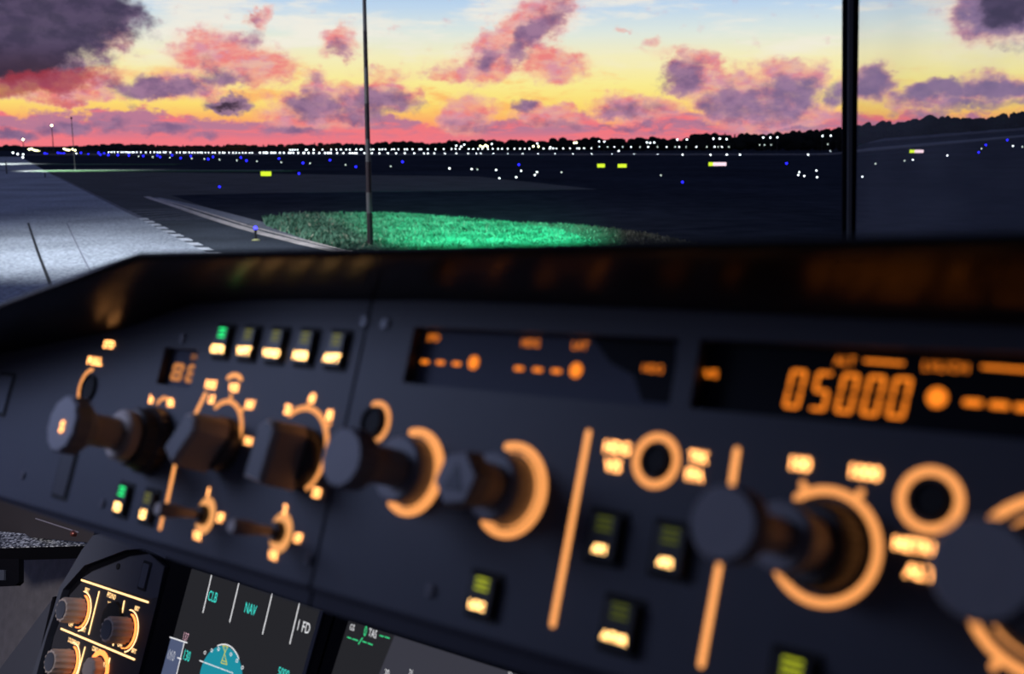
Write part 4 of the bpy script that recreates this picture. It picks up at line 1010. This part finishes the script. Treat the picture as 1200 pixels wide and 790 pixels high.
dark = [(30, 20, 135, 56, 0, 1.35), (30, 68, 92, 34, 0, 1.35), (112, 18, 62, 34, 0, 1.25), (60, 95, 60, 14, 8, .75), (185, 101, 66, 16, 0, 1.1), (258, 92, 44, 18, 0, .95), (262, 121, 36, 10, 0, 1.3), (155, 122, 22, 10, 0, .5), (300, 22, 10, 20, 0, .55), (290, 45, 30, 12, 0, .5), (398, 56, 20, 14, 0, .75),
        (362, 98, 20, 10, 0, .5), (625, 42, 62, 22, 44, 1.0), (575, 68, 34, 16, 30, .8), (370, 124, 50, 18, 0, .95), (440, 116, 55, 20, 0, 1.05), (425, 132, 70, 10, 0, .8), (480, 128, 26, 16, 0, .7), (620, 127, 22, 12, 0, .95), (640, 148, 70, 9, 0, .55), (548, 145, 36, 16, 0, .6),
        (800, 92, 36, 24, 0, .95), (740, 130, 58, 14, 0, .75), (855, 118, 60, 24, 0, .9), (920, 112, 55, 26, 0, 1.0), (890, 132, 70, 14, 0, .85), (985, 108, 30, 18, 0, .8), (1022, 96, 32, 22, 0, 1.15), (1100, 107, 50, 14, 0, 1.05), (1168, 104, 55, 14, 0, 1.05), (1150, 122, 80, 10, 0, .8), (1180, 8, 62, 34, 0, 1.35), (1190, 50, 30, 12, 0, .5),
        (15, 155, 44, 13, 0, .95), (95, 150, 62, 12, 0, .9), (200, 152, 55, 9, 0, .75), (345, 153, 50, 10, 0, .8), (560, 152, 60, 8, 0, .6), (760, 150, 90, 6, 0, .7), (930, 148, 60, 5, 0, .6), (1110, 130, 80, 6, 0, .6)]
fn = noise(1.0, 5, .56, (1, 1.25, 1), 3)
fo = math_('SUBTRACT', fn.outputs['Fac'], .5)
pb_ = blobs(pink)
vz = noise(1.1, 4, .55, (.8, 2.0, 1), 140)
pf_ = maprange(math_('ADD', pb_, math_('MULTIPLY', fo, 1.5)), .13, .72)
veil = maprange(pb_, .02, .7)
dk_ = maprange(math_('ADD', blobs(dark), math_('MULTIPLY', fo, 1.3)), .22, 1.0)
# clear-sky colours by elevation (stops from horizon up)
rp = nd_('ShaderNodeValToRGB'); er = rp.color_ramp.elements
L_.new(maprange(el, 0, 90, 0, 1, False), rp.inputs[0])
stops = [(0, (255, 112, 122)), (.6, (255, 130, 120)), (1.3, (255, 176, 104)), (2.0, (255, 222, 112)), (3.1, (253, 238, 146)), (4.6, (246, 239, 192)), (5.8, (224, 234, 226)), (7.2, (188, 214, 240)), (9.5, (150, 185, 222)), (15, (92, 112, 160)), (35, (64, 74, 112)), (90, (46, 54, 88))]
er[0].position = 0; er[0].color = (*lin(stops[0][1]), 1); er[1].position = 1; er[1].color = (*lin(stops[-1][1]), 1)
for e_, c_ in stops[1:-1]:
    q = er.new(e_/90); q.color = (*lin(c_), 1)
# the warm glow belongs to the west: elsewhere the low sky is dusk blue
west = maprange(math_('ABSOLUTE', az), 70, 34)
base = mixc(west, lin((58, 66, 104)), rp.outputs[0])
lowf = maprange(el, 12, 22); base = mixc(lowf, base, rp.outputs[0])
# pale streaks high up
cz = noise(.30, 5, .6, (.55, 2.6, 1), 40); cir = maprange(cz.outputs['Fac'], .46, .66); cir = math_('MULTIPLY', cir, math_('MULTIPLY', maprange(el, 3.2, 5.5), maprange(el, 16, 9)))
base = mixc(math_('MULTIPLY', cir, .8), base, lin((246, 240, 226)))
# orange variation in the yellow band
oz = noise(.5, 4, .6, (.6, 1.8, 1), 70); orf = math_('MULTIPLY', maprange(oz.outputs['Fac'], .48, .68), math_('MULTIPLY', maprange(el, 4.8, 3.0), maprange(az, 14, -4, .35, .85)))
base = mixc(orf, base, lin((255, 178, 104)))
# low coral bank with lumpy top
lz = noise(.62, 6, .62, (.8, 1.2, 1), 90)
bank = maprange(math_('ADD', el, math_('MULTIPLY', math_('SUBTRACT', lz.outputs['Fac'], .5), -3.6)), 1.7, 1.25)
bz2 = noise(.75, 5, .6, (.6, 3.0, 1), 25)
bankc = mixc(maprange(bz2.outputs['Fac'], .38, .56), lin((242, 122, 130)), lin((188, 124, 150)))
bankc = mixc(maprange(el, .9, .1), bankc, lin((244, 122, 132)))
# cloud colouring
pz = noise(.9, 5, .6, (1, 1.6, 1), 55)
warmth = maprange(az, 4, 22)
pinkc = mixc(maprange(pz.outputs['Fac'], .38, .62), lin((238, 128, 128)), lin((220, 146, 164)))
pinkc = mixc(math_('MULTIPLY', warmth, .45), pinkc, lin((176, 150, 186)))
darkc = mixc(maprange(pz.outputs['Fac'], .36, .64), lin((122, 96, 134)), lin((158, 120, 152)))
darkc = mixc(math_('MULTIPLY', warmth, .5), darkc, lin((128, 118, 160)))
cl = mixc(math_('MULTIPLY', bank, math_('MAXIMUM', west, 0)), base, bankc)
cl = mixc(math_('MULTIPLY', veil, .6), cl, lin((250, 192, 160)))
cl = mixc(math_('MULTIPLY', pf_, maprange(vz.outputs['Fac'], .36, .66, .95, .5)), cl, pinkc)
cl = mixc(math_('MULTIPLY', dk_, .95), cl, darkc)
# densest cores (big bank upper left, small dark puffs, upper right)
core = maprange(math_('ADD', blobs([(25, 10, 150, 66, 0, 1.4), (15, 62, 92, 34, 0, 1.3), (100, 5, 60, 34, 0, 1.2), (262, 121, 28, 7, 0, .9), (1190, 5, 55, 30, 0, 1.1)]), math_('MULTIPLY', fo, .7)), .42, .95)
corec = mixc(maprange(pz.outputs['Fac'], .36, .64), lin((62, 56, 80)), lin((78, 68, 96)))
corec = mixc(maprange(el, 5.2, 3.4), corec, lin((56, 42, 60)))
cl = mixc(math_('MULTIPLY', core, .95), cl, corec)
# crimson under-edge of the big bank
crim = maprange(math_('ADD', blobs([(40, 96, 110, 19, 5, 1.1), (245, 70, 26, 16, 0, .55), (285, 82, 24, 14, 0, .5), (75, 116, 50, 8, 0, .5)]), math_('MULTIPLY', fo, .8)), .35, .95)
cl = mixc(math_('MULTIPLY', crim, .75), cl, lin((168, 58, 72)))
hor = maprange(el, -.6, -.1)
cl = mixc(hor, lin((20, 20, 30)), cl)
bgn = nd_('ShaderNodeBackground'); L_.new(cl, bgn.inputs[0]); bgn.inputs[1].default_value = 1.0
out = nd_('ShaderNodeOutputWorld'); L_.new(bgn.outputs[0], out.inputs[0])
w.cycles.sampling_method = 'MANUAL'; w.cycles.sample_map_resolution = 512

# ================================================================== lamps
def spot(name, loc, target, energy, size, blend, color, rad=.1):
    l = bpy.data.lights.new(name, 'SPOT'); l.energy = energy; l.spot_size = math.radians(size); l.spot_blend = blend; l.color = color; l.shadow_soft_size = rad
    o = bpy.data.objects.new(name, l); COL.objects.link(o); o.location = loc
    o.rotation_euler = (Vector(target)-Vector(loc)).to_track_quat('-Z', 'Y').to_euler(); return o
spot('apron_fill_spot', (-19, 27, 13), (-12.0, 40.0, 0), 20000, 88, 1.0, (.80, .90, 1.0))  # added overhead spot to brighten the near apron, no fixture there
spot('wing_lamp_green', (2, 14, 3.2), (-1.0, 42.0, 0), 115000, 23, 1.0, (.05, 1.0, .62))
# added dim blue fill from the left, shaping the falloff across the panels
al = bpy.data.lights.new('panel_fill', 'AREA'); al.energy = 2.2; al.size = .3; al.color = (.52, .62, 1.0)
ao = bpy.data.objects.new('panel_fill', al); COL.objects.link(ao)
pA = A.mw @ Vector((-.85, .16, .42)); tA = A.mw @ Vector((-.58, -.04, 0))
ao.location = pA; ao.rotation_euler = (tA-pA).to_track_quat('-Z', 'Y').to_euler()

# cockpit shell overhead, to the right and behind: unseen surfaces added to keep the sky off the right end of the panels
mshell = mat('blocker_lining', (.03, .03, .035), .9)
def wbox(name, x0, x1, y0, y1, z0, z1):
    m = MB(); m.box(x0, x1, y0, y1, z0, z1); return tag(m.build(name, mshell), kind='structure')
wbox('ceiling_blocker', -.85, 1.6, -1.6, .80, 4.20, 4.24)
wbox('wall_right_blocker', 1.6, 1.64, -1.6, .80, 2.4, 4.24)
wbox('wall_back_blocker', -.45, 1.64, -1.64, -1.6, 2.4, 4.24)
p0 = EYE+c2w((-1.25, -.05, .55)); t0 = EYE+c2w(ray(-20, 715)*1.75)
spot('wall_fill_spot', p0, t0, 34, 52, .8, (1.0, .93, .92), .05)  # added spot to brighten the lower left wall, no fixture there
# added spots that brighten the far pale strips
spot('strip_fill_spot', (-70, 140, 14), (-62, 150.5, 0), 60000, 50, .9, (.9, 1.0, .92), .3)
spot('strip_fill_spot', (-95, 190, 16), (-98, 200.5, 0), 80000, 60, .9, (.9, 1.0, .92), .3)
